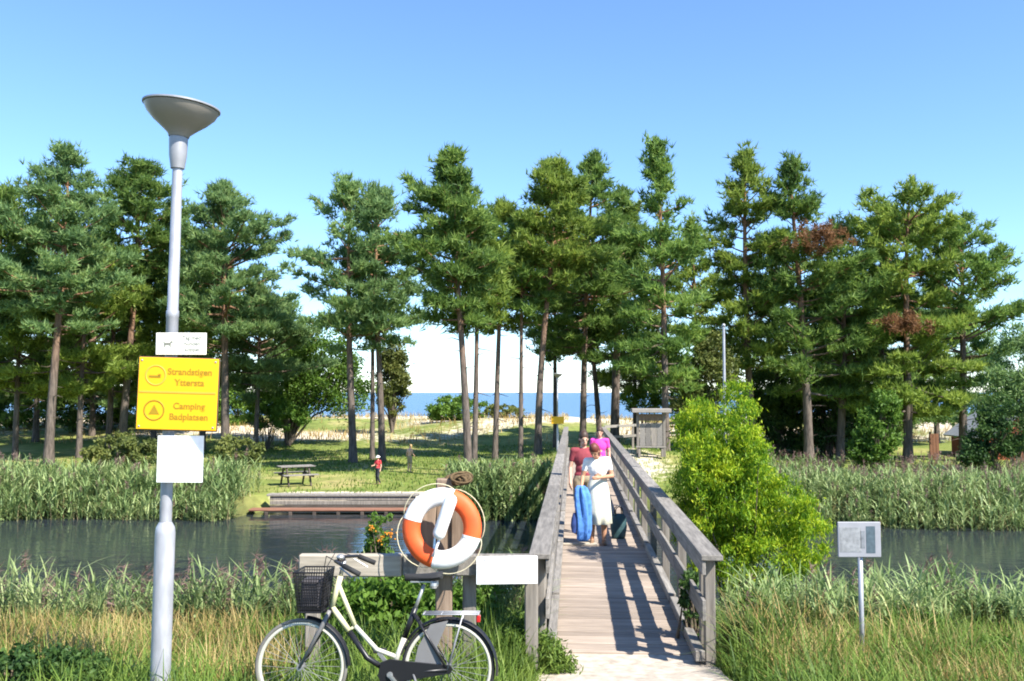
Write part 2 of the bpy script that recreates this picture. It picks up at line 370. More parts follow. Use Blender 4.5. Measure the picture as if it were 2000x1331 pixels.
def ground_mat():
    m, t, b = new_mat('grassy_ground'); L = t.links.new
    tc = N(t, 'ShaderNodeTexCoord')
    def noise(s, d=6):
        n = N(t, 'ShaderNodeTexNoise'); n.inputs['Scale'].default_value = s; n.inputs['Detail'].default_value = d; L(tc.outputs['Object'], n.inputs['Vector']); return n
    n1, n2, n3 = noise(0.22), noise(2.4), noise(11.0)
    g = ramp(t, [(0.30, (0.11, 0.145, 0.032)), (0.50, (0.185, 0.215, 0.055)), (0.72, (0.36, 0.30, 0.13))]); L(n1.outputs['Fac'], g.inputs[0])
    g2 = ramp(t, [(0.3, (0.7, 0.7, 0.7)), (0.7, (1.25, 1.25, 1.2))]); L(n2.outputs['Fac'], g2.inputs[0])
    mu = N(t, 'ShaderNodeMix', data_type='RGBA', blend_type='MULTIPLY'); mu.inputs['Factor'].default_value = 1; L(g.outputs[0], mu.inputs[6]); L(g2.outputs[0], mu.inputs[7])
    soil = ramp(t, [(0.3, (0.035, 0.045, 0.018)), (0.7, (0.095, 0.10, 0.035))]); L(n2.outputs['Fac'], soil.inputs[0])
    al = N(t, 'ShaderNodeAttribute', attribute_name='lawn'); as_ = N(t, 'ShaderNodeAttribute', attribute_name='sand')
    m1 = N(t, 'ShaderNodeMix', data_type='RGBA'); L(al.outputs['Fac'], m1.inputs['Factor']); L(soil.outputs[0], m1.inputs[6]); L(mu.outputs[2], m1.inputs[7])
    sd = ramp(t, [(0.3, (0.50, 0.42, 0.31)), (0.7, (0.66, 0.58, 0.45))]); L(n3.outputs['Fac'], sd.inputs[0])
    sm = N(t, 'ShaderNodeMath', operation='MULTIPLY_ADD'); sm.inputs[1].default_value = 0.8; sm.inputs[2].default_value = -0.4; L(n2.outputs['Fac'], sm.inputs[0])
    s2 = N(t, 'ShaderNodeMath', operation='ADD'); L(as_.outputs['Fac'], s2.inputs[0]); L(sm.outputs[0], s2.inputs[1])
    mr = N(t, 'ShaderNodeMapRange'); mr.inputs['From Min'].default_value = 0.45; mr.inputs['From Max'].default_value = 0.7; L(s2.outputs[0], mr.inputs['Value'])
    m2 = N(t, 'ShaderNodeMix', data_type='RGBA'); L(mr.outputs[0], m2.inputs['Factor']); L(m1.outputs[2], m2.inputs[6]); L(sd.outputs[0], m2.inputs[7])
    L(m2.outputs[2], b.inputs['Base Color']); b.inputs['Roughness'].default_value = 0.95; b.inputs['Specular IOR Level'].default_value = 0.1
    bp = N(t, 'ShaderNodeBump'); bp.inputs['Strength'].default_value = 0.8; bp.inputs['Distance'].default_value = 0.06
    L(n3.outputs['Fac'], bp.inputs['Height']); L(bp.outputs[0], b.inputs['Normal'])
    return m
ground.data.materials.append(ground_mat())

def water_mat(name, col, ripple, dist, stretch):
    m, t, b = new_mat(name); L = t.links.new
    tc = N(t, 'ShaderNodeTexCoord'); mp = N(t, 'ShaderNodeMapping'); mp.inputs['Scale'].default_value = stretch; L(tc.outputs['Object'], mp.inputs[0])
    no = N(t, 'ShaderNodeTexNoise'); no.inputs['Scale'].default_value = ripple; no.inputs['Detail'].default_value = 4; L(mp.outputs[0], no.inputs['Vector'])
    b.inputs['Base Color'].default_value = (*col, 1); b.inputs['Roughness'].default_value = 0.06; b.inputs['IOR'].default_value = 1.33
    bp = N(t, 'ShaderNodeBump'); bp.inputs['Strength'].default_value = 0.6; bp.inputs['Distance'].default_value = dist
    L(no.outputs['Fac'], bp.inputs['Height']); L(bp.outputs[0], b.inputs['Normal'])
    return m
v, f = grid(np.array([-400, -40, 40, 400.]), np.array([11.0, 20, 33.0]), lambda X, Y: np.full(X.shape, WATER))
river = link('river', np_mesh('river', v, f), water_mat('still_river_water', (0.024, 0.031, 0.036), 1.2, 0.032, (1, 1.8, 1))); tag(river, kind='structure')
v, f = grid(np.array([-30000, -400, 400, 30000.]), np.array([98.0, 400, 4000, 40000]), lambda X, Y: np.full(X.shape, WATER))
sea = link('sea', np_mesh('sea', v, f), water_mat('open_sea_water', (0.012, 0.06, 0.14), 0.35, 0.55, (1, 1, 1))); tag(sea, kind='structure')
sea.active_material.node_tree.nodes['Principled BSDF'].inputs['Roughness'].default_value = 0.25

# pale gravel path from the bridge towards the viewer
def path_mesh():
    rows = []
    for y in np.arange(-6, 9.36, 0.15):
        t = max(0.0, (8.9 - y)); c = 1.075 + 0.0667 * (y - 8.9) + 0.04 * t + 0.020 * t * t; w = (0.72 if y > 8.85 else 0.78) + 0.10 * t
        w = min(w, 1.7)
        wob = 0.05 * math.sin(y * 2.3) + 0.03 * math.sin(y * 5.1)
        wob *= 0.3 if y > 8.8 else 1
        rows.append([(c - w + wob + 2 * w * k / 10, y) for k in range(11)])
    v = np.array([(x, y, gz(x, y) + 0.022) for r in rows for x, y in r]); n = 11
    i = (np.arange(10)[None] + n * np.arange(len(rows) - 1)[:, None]).ravel()
    return np_mesh('path', v, np.stack([i, i + 1, i + n + 1, i + n], -1))
path = link('path', path_mesh(), plain('pale_gravel', (0.43, 0.37, 0.30), 0.95, 0, 0.28, 9, 0.5, 0.1), smooth=True); tag(path, kind='structure')

# ------------------------------------------------------------------ footbridge (own frame: x across, y along, z up; deck top = 0)
BR = empty('footbridge', (0, 0, 0), -BA, 'long straight grey timber footbridge with plank deck and handrails crossing the water', 'footbridge')
B0, B1 = 8.85, 41.0
XL, XR = -0.27, 1.22                                     # deck edges
def bridge_pt(px, y):                                    # world point on the deck at bridge offset px
    return Vector((px * math.cos(BA) + y * math.sin(BA), -px * math.sin(BA) + y * math.cos(BA), 0))
plank_meshes = []
for k in range(5):
    w = XR - XL + 0.02 * (k - 2)
    plank_meshes.append(MB().box((0, 0, 0), (w, 0.138, 0.04), bev=0.005).mesh('plank'))
    plank_meshes[-1].materials.append(M['deck'])
y = B0 + 0.50; k = 0
rng = random.Random(3)
while y < B1:
    o = link('plank', plank_meshes[rng.randrange(5)], None, BR, ((XL + XR) / 2 + rng.uniform(-.012, .012), y, -0.02 + rng.uniform(-.004, .004)), (0, rng.uniform(-.003, .003), rng.uniform(-.006, .006)))
    y += 0.15; k += 1
for x in (XL + 0.12, (XL + XR) / 2, XR - 0.12):
    MB().beam((x, B0 + 0.45, -0.15), (x, B1, -0.15), 0.12, 0.2, 0.01).build('girder', M['darkwood'], BR)
pm = MB().box((0, 0, 0), (0.1, 0.11, 1.23), bev=0.008).mesh('post'); pm.materials.append(M['post'])
pm_tall = MB().box((0, 0, 0), (0.16, 0.16, 2.6), bev=0.01).mesh('pile'); pm_tall.materials.append(M['darkwood'])
post_y = [B0 + 0.10, B0 + 0.42] + [B0 + 2.35 + 1.95 * i for i in range(16)]
for side, xo in ((-1, XL - 0.055), (1, XR + 0.055)):
    for yy in post_y:
        link('post', pm, None, BR, (xo, yy, 0.375 + rng.uniform(-.004, .004)), (rng.uniform(-.01, .01), rng.uniform(-.012, .012), 0))
    y = B0 - 0.12
    while y < B1:                                        # rails are laid in lengths, butted end to end with small steps
        ln = 3.9 if y > B0 else 2.47; e = min(y + ln, B1)
        j = rng.uniform(-.006, .006)
        MB().beam((xo, y + .004, 1.02 + j), (xo, e - .004, 1.02 + rng.uniform(-.006, .006)), 0.20, 0.05, 0.006).build('handrail', M['rail'], BR)
        MB().beam((xo - side * 0.075, y + .02, 0.925 + j), (xo - side * 0.075, e - .01, 0.925), 0.035, 0.13, 0.004).build('handrail_fascia', M['rail'], BR)
        MB().beam((xo - side * 0.072, y + .05, 0.53 + j), (xo - side * 0.072, e - .01, 0.53), 0.035, 0.19, 0.004).build('middle_rail', M['rail'], BR)
        MB().beam((xo - side * 0.10, y + .15, 0.085 + j), (xo - side * 0.10, e - .01, 0.085), 0.09, 0.10, 0.006).build('kerb_beam', M['rail'], BR)
        y = e
for yy in [14.5 + 3.9 * i for i in range(7)]:
    for xo in (XL + 0.05, XR - 0.05): link('pile', pm_tall, None, BR, (xo, yy, -1.55))
    MB().beam((XL - .05, yy, -0.33), (XR + .05, yy, -0.33), 0.16, 0.16, 0.01).build('cross_beam', M['darkwood'], BR)


# ------------------------------------------------------------------ street lamp with its signs
def text_mesh(body, size, extrude=0.002, align='LEFT', bold=0.0):
    c = bpy.data.curves.new('txt', 'FONT'); c.body = body; c.size = size; c.extrude = extrude; c.align_x = align; c.align_y = 'CENTER'; c.offset = bold
    o = bpy.data.objects.new('txt', c); COL.objects.link(o)
    dg = bpy.context.evaluated_depsgraph_get(); me = bpy.data.meshes.new_from_object(o.evaluated_get(dg))
    bpy.data.objects.remove(o, do_unlink=True); return me
FACE = (R(90), 0, 0)                                      # flat print that faces -Y

def lamp(name, loc, scale, label, roll=0.0):
    L = empty(name, loc, 0, label, 'street lamp'); L.scale = (scale,) * 3; L.rotation_euler = (0, roll, 0)
    MB().lathe([(0.001, -0.3), (0.073, -0.3), (0.073, 1.33), (0.068, 1.37), (0.045, 1.41)], 24).build('lower_column', M['galv'], L, auto=40)
    MB().lathe([(0.044, 1.39), (0.044, 2.95), (0.047, 2.955), (0.047, 3.0), (0.041, 3.01), (0.037, 4.16)], 24).build('upper_pole', M['galv'], L, auto=40)
    MB().lathe([(0.040, 4.10), (0.052, 4.10), (0.056, 4.13), (0.066, 4.20), (0.070, 4.33), (0.066, 4.36), (0.02, 4.36)], 24).build('socket', M['galvdark'], L, auto=40)
    t = Matrix.Rotation(R(4), 4, 'Y'); t = Matrix.Translation((0, 0, 4.345)) @ t
    b = MB().lathe([(0.075, 0.0), (0.085, 0.025), (0.135, 0.07), (0.20, 0.122), (0.255, 0.178), (0.276, 0.223), (0.270, 0.226), (0.248, 0.182), (0.19, 0.126), (0.0755, 0.036)], 48, t).build('bowl', M['lampbowl'], L, auto=50)
    MB().lathe([(0.276, 0.227), (0.288, 0.231), (0.288, 0.243), (0.24, 0.258), (0.14, 0.270), (0.002, 0.276)], 48, t).build('lid', M['galvdark'], b, auto=50)
    return L
LX = -2.625
lz = gz(LX, 7.0)
lamp('street_lamp', (LX, 7.0, lz), 1.0, 'tall grey street lamp with upturned bowl head carrying four signs', R(0.75))

def sign_frame(name, c, label, rz=0.0, roll=0.0):
    s = empty(name, c, 0, label, 'sign'); s.rotation_euler = (0, roll, rz); return s
# small cream sign with a dog mark
c = at(354, 672, 6.90)
S = sign_frame('small_sign', c, 'small cream sign with grey mark and three short lines above the yellow sign', R(2))
MB().box((0, 0, 0), (0.375, 0.008, 0.165), bev=0.003).build('panel', M['cream'], S)
MB().box((0.006, 0.045, 0), (0.05, 0.078, 0.05)).build('bracket', M['galvdark'], S)
dog = MB(); dog.box((-0.10, -0.0055, 0.0), (0.05, 0.003, 0.018)); dog.box((-0.121, -0.0055, -0.016), (0.007, 0.003, 0.018)); dog.box((-0.079, -0.0055, -0.016), (0.007, 0.003, 0.018)); dog.box((-0.070, -0.0055, 0.014), (0.018, 0.003, 0.012)); dog.box((-0.126, -0.0055, 0.014), (0.006, 0.003, 0.014))
dog.build('dog_symbol', M['signtext'], S)
for i, tx in enumerate(('Tag med', 'hunden', 'i koppel')):
    link('lettering', text_mesh(tx, 0.040, 0.001), M['signtext'], S, (0.008 + 0.015 * (i == 1), -0.0055, 0.045 - 0.044 * i), FACE)
# yellow direction sign
c = at(347, 770, 6.885)
S = sign_frame('yellow_sign', c, 'yellow square direction sign with two round symbols on the lamp post', R(3), R(1.6))
MB().box((0, 0, 0), (0.585, 0.012, 0.535), bev=0.004).build('panel', M['yellow'], S)
MB().box((0, 0.0122, 0), (0.60, 0.012, 0.55), bev=0.004).build('back_frame', M['brownedge'], S)
MB().box((0.0, 0.052, 0), (0.06, 0.066, 0.40)).build('bracket', M['galvdark'], S)
MB().box((0, -0.0075, 0.012), (0.56, 0.003, 0.014)).build('divider', M['ochrelite'], S)
ym = Matrix.Rotation(R(90), 4, 'X')
for zc in (0.135, -0.125):
    g = MB().torus(0.072, 0.006, 32, 6, Matrix.Translation((-0.165, -0.0075, zc)) @ ym, 0.3).build('symbol_ring', M['ochrelite' if zc > 0 else 'ochre'], S)
MB().box((-0.17, -0.0078, 0.128), (0.085, 0.004, 0.014)).box((-0.137, -0.0078, 0.137), (0.02, 0.004, 0.018)).build('arrow_symbol', M['ochre'], S)
MB().add([(-0.205, -0.0078, -0.155), (-0.125, -0.0078, -0.155), (-0.165, -0.0078, -0.082), (-0.205, -0.0065, -0.155), (-0.125, -0.0065, -0.155), (-0.165, -0.0065, -0.082)], [(0, 1, 2), (5, 4, 3), (0, 3, 4, 1), (1, 4, 5, 2), (2, 5, 3, 0)]).build('tent_symbol', M['ochre'], S)
for tx, x, z in (('Strandstigen', 0.085, 0.165), ('Yttersta', 0.085, 0.085), ('Camping', 0.09, -0.09), ('Badplatsen', 0.09, -0.17)):
    link('lettering', text_mesh(tx, 0.066, 0.001, 'CENTER', 0.0012), M['ochre'], S, (x, -0.0075, z), FACE)
for x in (-.27, .27):
    for z in (-.245, .245): MB().ball((x, -.007, z), (.008, .004, .008), None, 8, 6).build('bolt', M['galvdark'], S, smooth=True)
# white sheet with a grey plate behind its cut corner
c = at(352, 897, 6.90)
S = sign_frame('white_notice', c, 'white notice with cut upper corner below the yellow sign', R(2), R(0.5))
w, h = 0.168, 0.172
prof = [(-w, -h), (w, -h), (w, h - 0.155), (w - 0.11, h), (-w, h)]
vv = [(x, -0.004, z) for x, z in prof] + [(x, 0.003, z) for x, z in prof]
MB().add(vv, [(0, 1, 2, 3, 4), (9, 8, 7, 6, 5)] + [(i, i + 5, (i + 1) % 5 + 5, (i + 1) % 5) for i in range(5)]).build('sheet', M['white'], S)
MB().box((0, 0.008, 0.004), (0.335, 0.008, 0.338)).build('back_plate', plain('blue_grey_plate', (0.30, 0.34, 0.40), 0.5), S)
MB().box((0.0, 0.05, 0), (0.05, 0.075, 0.16)).build('bracket', M['galvdark'], S)
ln = MB()
for i in range(4): ln.box((-0.03, -0.0050, 0.12 - 0.018 * i), (0.15 - 0.02 * (i % 2), 0.0015, 0.004))
ln.build('faint_lines', plain('pale_grey_print', (0.62, 0.62, 0.64), 0.6), S)

# ------------------------------------------------------------------ lifebuoy stand, lifebuoy, float, white board
SY = 8.36
st = empty('lifebuoy_stand', (0, SY, gz(-0.6, SY)), 0, 'weathered timber barrier with tall post holding up the lifebuoy', 'stand')
g0 = gz(-0.6, SY)
def lz_(z): return z - g0
xb0, xb1 = at(585, 1105, SY).x, at(1046, 1105, SY).x
zb = at(700, 1104, SY).z
xj = at(786, 1105, SY).x
MB().beam((xb0, 0, lz_(zb)), (xj - .004, 0, lz_(zb)), 0.10, 0.195, 0.012).build('beam', M['paletimber'], st)
MB().beam((xj + .004, 0.012, lz_(zb)), (xb1, 0.012, lz_(zb)), 0.10, 0.185, 0.012).build('beam', M['rail'], st)
for px in (607, 916, 1038):
    x = at(px, 1105, SY).x; MB().beam((x, 0.112, -0.4), (x, 0.112, lz_(zb) + 0.05), 0.12, 0.12, 0.01).build('post', M['post'], st)
xp = at(866, 1030, SY).x
MB().beam((xp, 0.115, -0.4), (xp, 0.115, lz_(at(866, 937, SY).z)), 0.15, 0.11, 0.012).build('tall_post', M['oldwood'], st)
MB().beam((xp - 0.17, 0.04, lz_(zb) + 0.10), (xp - 0.13, 0.04, lz_(at(866, 975, SY).z)), 0.14, 0.035, 0.006).build('back_board', M['oldwood'], st)
MB().beam((xp + 0.14, 0.04, lz_(zb) + 0.10), (xp + 0.14, 0.04, lz_(at(866, 975, SY).z)), 0.14, 0.035, 0.006).build('back_board', M['oldwood'], st)
MB().tube([(xp + 0.01, 0.06, lz_(1.36)), (xp + 0.01, -0.20, lz_(1.38))], 0.02, 10).build('peg', M['oldwood'], st)
# coil of brown rope hung over the post head
cr = MB(); rr = random.Random(5)
for i in range(22):
    a = Matrix.Rotation(R(90) + rr.uniform(-.8, .8), 4, 'X') @ Matrix.Rotation(rr.uniform(-.7, .7), 4, 'Y')
    cr.torus(rr.uniform(.025, .095), 0.015, 24, 6, Matrix.Translation((rr.uniform(-.04, .04), rr.uniform(-.05, .05), rr.uniform(-.015, .015))) @ Matrix.Diagonal((1.15, 1, .62, 1)) @ a)
pc = at(893, 938, SY)
tag(cr.build('rope_coil', M['coil'], None, (pc.x, SY + 0.115, pc.z), smooth=True), 'dark brown coil of rope on the post above the lifebuoy', 'rope')

RC = at(863, 1032, 8.14)
ring = empty('lifebuoy', RC, 0, 'orange and white lifebuoy hanging on the timber barrier', 'lifebuoy'); ring.scale = (.93, .93, .93); ring.rotation_euler = (R(-5), R(14), R(-5))
def arc_seg(a0, a1, Rm, rx, ry, n=22, k=16):
    v = []; f = []
    for i in range(n + 1):
        a = math.radians(a0 + (a1 - a0) * i / n)
        for j in range(k):
            q = 2 * math.pi * j / k; r = Rm + rx * math.cos(q)
            v.append((r * math.cos(a), -ry * math.sin(q), r * math.sin(a)))
    for i in range(n):
        for j in range(k): f.append((i * k + j, i * k + (j + 1) % k, (i + 1) * k + (j + 1) % k, (i + 1) * k + j))
    f.append(tuple(range(k))); f.append(tuple(n * k + j for j in range(k - 1, -1, -1)))
    return MB().add(v, f)
for a0, a1, m in ((88, 177, 'ringwhite'), (177, 272, 'ringorange'), (272, 357, 'ringwhite'), (-3, 88, 'ringorange')):
    sg = arc_seg(a0 + 0.2, a1 - 0.2, 0.290, 0.086, 0.056).build('segment', M[m], ring, auto=50)
    sg['label'] = 'white foam quarter' if m == 'ringwhite' else 'orange foam quarter'
    arc_seg(a1 - 2.6, a1 + 2.6, 0.290, 0.089, 0.059, 3).build('strap', M['ringwhite'], sg, auto=50)
gl = MB()
for a0 in (88, 177, 272, 357):
    pts = []
    for i in range(13):
        t = i / 12; a = R(a0 + 89 * t); r = 0.380 + 0.045 * math.sin(math.pi * t) ** 0.7 * (1 + .25 * math.sin(a0))
        pts.append((r * math.cos(a), 0.01 - 0.03 * math.sin(math.pi * t), r * math.sin(a)))
    gl.tube(pts, 0.0045, 6)
gl.build('grab_line', M['rope'], ring, smooth=True)
fa, fb = at(880, 978, 8.05), at(858, 1042, 8.03)
fl = empty('rescue_float', fb, 0, 'white cylindrical throwing float inside the lifebuoy', 'float')
MB().capsule(fa - fb, Vector((0, 0, 0)), 0.056, 0.056, 18).build('float_body', M['ringwhite'], fl, smooth=True)
fc = at(845, 1088, 8.03)
MB().tube([Vector((0, 0, -0.05)), (fc - fb) * 0.6 + Vector((.01, 0, 0)), fc - fb], 0.011, 8).build('cord', M['ringwhite'], fl, smooth=True)
bc = at(990, 1114, SY - 0.075)
wb = empty('white_board', bc, 0, 'blank white board fixed beside the lifebuoy next to the bridge', 'board'); wb.rotation_euler = (0, 0, R(4))
MB().box((0, 0, 0), (0.545, 0.016, 0.245), bev=0.004).build('panel', M['white'], wb)
for x in (-.2, .2):
    MB().box((x, 0.030, 0), (0.05, 0.046, 0.2)).build('batten', M['post'], wb)
    for z in (-.09, .09): MB().ball((x, -.009, z), (.008, .004, .008), None, 8, 6).build('bolt', M['galvdark'], wb, smooth=True)

# ------------------------------------------------------------------ grey information sign on a thin post (right bank)
gp = at(1684, 1280, 8.8); gzz = gz(gp.x, 8.8)
gs = empty('information_sign', (gp.x, 8.8, gzz), 0, 'small grey information panel on a thin steel post in the grass', 'sign')
zc = at(1680, 1053, 8.8).z - gzz
MB().tube([(0, 0, -0.3), (0, 0, zc + 0.12)], 0.023, 14).build('post', M['galv'], gs, smooth=True)
p = MB().box((-0.02, -0.036, zc), (0.405, 0.02, 0.33), bev=0.006).build('panel', plain('pale_grey_panel', (0.30, 0.30, 0.32), 0.4, 0, 0.08, 9), gs)
for x, w, h, c in ((-0.085, 0.20, 0.23, (0.26, 0.265, 0.27)), (0.105, 0.085, 0.25, (0.08, 0.11, 0.13)), (0.03, 0.04, 0.16, (0.20, 0.21, 0.225))):
    MB().box((x - 0.02, -0.0468, zc), (w, 0.002, h)).build('print', plain('faded_print', c, 0.4, 0, 0.25, 30), p)
MB().box((0, -0.020, zc), (0.06, 0.014, 0.26)).build('bracket', M['galvdark'], gs)

# ------------------------------------------------------------------ bicycle (own frame: front towards -x)
BX, BY = (735 - 1000) / 260.0, 6.9
bz = gz(BX, BY)
bk = empty('bicycle', (BX, BY, bz), 0, 'step-through bicycle with cream frame and black front basket parked in the grass', 'bicycle'); bk.rotation_euler = (R(-3), 0, R(-2))
ax = Matrix.Rotation(R(90), 4, 'X')
def wheel(x, name, skip=0):
    w = empty(name, (x, 0, 0.345)); w.parent = bk
    MB().torus(0.331, 0.015, 56, 10, ax).build('tyre', M['rubber' if x > 0 else 'tyrecream'], w, smooth=True)
    MB().lathe([(0.319, -0.012), (0.319, 0.012), (0.305, 0.014), (0.297, 0.009), (0.297, -0.009), (0.305, -0.014)], 56, ax, True).build('rim', M['rimcream'], w, auto=30)
    MB().lathe([(0.323, -0.0165), (0.334, -0.0162), (0.334, -0.0175), (0.323, -0.0178)], 56, ax, True).build('sidewall_band', M['rimcream'], w)
    sp = MB()
    for i in range(32):
        a = 2 * math.pi * i / 32; s = 1 if i % 2 else -1; b = a + (0.55 if i % 4 < 2 else -0.55)
        sp.tube([(0.018 * math.cos(b), 0.025 * s, 0.018 * math.sin(b)), (0.292 * math.cos(a), 0, 0.292 * math.sin(a))], 0.0016, 4)
    sp.build('spokes', M['spoke'], w)
    MB().tube([(0, -0.055, 0), (0, 0.055, 0)], 0.022, 14).build('hub', M['chrome'], w, smooth=False)
    mg = MB(); v = []; f = []
    a0, a1 = (2, 84) if x < 0 else (-8, 165)
    n = 26
    for i in range(n + 1):
        a = R(a0 + (a1 - a0) * i / n)
        for (dr, yy) in ((0.352, -0.030), (0.366, -0.015), (0.369, 0.0), (0.366, 0.015), (0.352, 0.030)): v.append((dr * math.cos(a), yy, dr * math.sin(a)))
    for i in range(n):
        for j in range(4): f.append((i * 5 + j, i * 5 + j + 1, i * 5 + j + 6, i * 5 + j + 5))
    mg.add(v, f).build('mudguard', M['black'], w, smooth=True)
    return w
wheel(-0.54, 'front_wheel'); wheel(0.55, 'rear_wheel')
hb, ht = Vector((-0.325, 0, 0.755)), Vector((-0.262, 0, 1.00))
MB().tube([hb, ht], 0.021, 14).build('head_tube', M['framecream'], bk, smooth=True)
d0 = hb + Vector((0.005, 0, 0.02)); d1 = Vector((-0.19, 0, 0.605)); BBk = Vector((0.13, 0, 0.305))
MB().tube([d0, d1], 0.021, 12).build('down_tube', M['framecream'], bk, smooth=True)
MB().tube([d1 + Vector((.004, 0, -.008)), Vector((-0.05, 0, 0.41)), BBk], 0.021, 12).build('lower_down_tube', M['black'], bk, smooth=True)
u0 = ht + Vector((-0.015, 0, -0.06)); u1 = Vector((-0.145, 0, 0.64))
MB().tube([u0, u1], 0.017, 12).build('upper_tube', M['framecream'], bk, smooth=True)
MB().tube([u1, Vector((0.02, 0, 0.47)), Vector((0.165, 0, 0.42))], 0.017, 12).build('rear_upper_tube', M['rimcream'], bk, smooth=True)
MB().tube([d1, u1], 0.012, 8).build('bridge_tube', M['framecream'], bk, smooth=True)
sd = (Vector((0.335, 0, 0.86)) - BBk).normalized()
MB().tube([BBk, BBk + sd * 0.27], 0.020, 12).build('seat_tube', M['rimcream'], bk, smooth=True)
MB().tube([BBk + sd * 0.27, BBk + sd * 0.50], 0.0205, 12).build('upper_seat_tube', M['black'], bk, smooth=True)
MB().tube([BBk + sd * 0.45, BBk + sd * 0.68], 0.013, 10).build('seat_post', M['chrome'], bk, smooth=True)
for s in (-1, 1):
    MB().tube([BBk + Vector((0, .03 * s, 0)), Vector((0.55, 0.06 * s, 0.345))], 0.011, 8).build('chain_stay', M['black'], bk, smooth=True)
    MB().tube([BBk + sd * 0.46 + Vector((0, .02 * s, 0)), Vector((0.55, 0.06 * s, 0.345))], 0.010, 8).build('seat_stay', M['black'], bk, smooth=True)
    MB().tube([hb + Vector((-.005, .03 * s, 0)), hb + Vector((-0.05, .05 * s, -0.10)), Vector((-0.54, .055 * s, 0.345))], [0.016, 0.017, 0.010], 10).build('fork_blade', M['black'] if s > 0 else M['smoke'], bk, smooth=True)
    MB().tube([Vector((0.55, 0.065 * s, 0.345)), Vector((0.66, 0.07 * s, 0.735))], 0.006, 6).build('rack_stay', M['galvdark'], bk, smooth=True)
MB().tube([hb + Vector((-.005, -.035, .0)), hb + Vector((-.005, .035, 0))], 0.018, 10).build('fork_crown', M['black'], bk)
stem = ht + Vector((0.028, 0, 0.115))
MB().tube([ht, stem], 0.015, 12).build('stem', M['chrome'], bk, smooth=True)
hbar = MB().tube([(stem.x + .15, -.30, stem.z - .045), (stem.x + .04, -.27, stem.z), (stem.x - .04, -.13, stem.z + .01), (stem.x, 0, stem.z), (stem.x - .04, .13, stem.z + .01), (stem.x + .04, .27, stem.z), (stem.x + .15, .30, stem.z - .045)], 0.012, 10).build('handlebar', M['black'], bk, smooth=True)
for s in (-1, 1):
    MB().tube([(stem.x + .05, s * .274, stem.z - .003), (stem.x + .175, s * .308, stem.z - .058)], 0.019, 12).build('grip', M['rubber'], hbar, smooth=True)
    MB().tube([(stem.x + .02, s * .25, stem.z - .02), (stem.x + .12, s * .28, stem.z - .085)], 0.006, 6).build('brake_lever', M['chrome'], hbar)
MB().ball((stem.x - .01, -0.10, stem.z + 0.035), (0.03, 0.03, 0.022)).build('bell', M['chrome'], hbar, smooth=True)
for s in (-1, 1): MB().tube([(stem.x + .03, s * .24, stem.z), (stem.x - .10, s * .16, stem.z + .05), (stem.x - .14, s * .05, stem.z - .05), (hb.x - .02, .02 * s, hb.z + .1), (hb.x + (.0 if s < 0 else .12), .024 * s, hb.z - .06)], 0.0035, 6).build('brake_cable', M['rubber'], bk, smooth=True)
lampb = MB().ball((-0.40, 0, 0.80), (0.045, 0.035, 0.035)).build('headlamp', M['black'], bk, smooth=True)
# wire basket
bs = MB(); x0, x1, z0, z1 = -0.575, -0.345, 0.755, 1.045
def wire(a, b, r=0.0028): bs.tube([a, b], r, 4)
tx = 0.03
for i in range(13):
    t = i / 12
    xx = x0 + tx + (x1 - x0 - 2 * tx) * t; xt = x0 + (x1 - x0) * t
    for s in (-1, 1): wire((xx, s * 0.125, z0), (xt, s * 0.165, z1))
    yy = -0.125 + 0.25 * t; yt = -0.165 + 0.33 * t
    wire((x0 + tx, yy, z0), (x0, yt, z1)); wire((x1 - tx, yy, z0), (x1, yt, z1)); wire((x0 + tx, yy, z0), (x1 - tx, yy, z0))
for i in range(13):
    t = i / 12; z = z0 + (z1 - z0) * t; q = tx * (1 - t); hy = 0.125 + 0.04 * t; r = 0.006 if i in (0, 12) else 0.0028
    a = [(x0 + q, -hy, z), (x1 - q, -hy, z), (x1 - q, hy, z), (x0 + q, hy, z)]
    for j in range(4): wire(a[j], a[(j + 1) % 4], r)
bsk = bs.build('basket', M['black'], bk)
MB().box(((x0 + x1) / 2, 0, 0.88), (0.15, 0.20, 0.22), bev=0.02).build('basket_liner', plain('dark_grey_liner', (0.06, 0.055, 0.06), 0.8, 0, 0.3, 20), bsk)
MB().beam((-0.36, 0, 0.745), (-0.56, 0, 0.745), 0.09, 0.012).build('basket_carrier', M['black'], bk)
# saddle
sv = MB(); topz = (BBk + sd * 0.68).z + 0.05; sx = (BBk + sd * 0.68).x
vv = []; ff = []; prof = [(-0.155, 0.012), (-0.12, 0.024), (-0.05, 0.034), (0.02, 0.062), (0.08, 0.092), (0.115, 0.085), (0.125, 0.05)]
for x, w in prof:
    for q in range(10):
        a = 2 * math.pi * q / 10; vv.append((sx + x + 0.01, w * math.cos(a), topz + 0.028 * math.sin(a) + (0.018 * (x / 0.12) if x > 0 else 0)))
for i in range(len(prof) - 1):
    for j in range(10): ff.append((i * 10 + j, i * 10 + (j + 1) % 10, (i + 1) * 10 + (j + 1) % 10, (i + 1) * 10 + j))
ff += [tuple(range(9, -1, -1)), tuple((len(prof) - 1) * 10 + j for j in range(10))]
sad = sv.add(vv, ff).build('saddle', M['rubber'], bk, auto=50)
for s in (-1, 1): MB().torus(0.022, 0.005, 14, 6, Matrix.Translation((sx + 0.075, 0.045 * s, topz - 0.05)), 4.5).build('spring', M['chrome'], sad)
MB().beam((sx - .1, 0, topz - .028), (sx + .1, 0, topz - .028), 0.05, 0.01).build('saddle_rail', M['chrome'], sad)
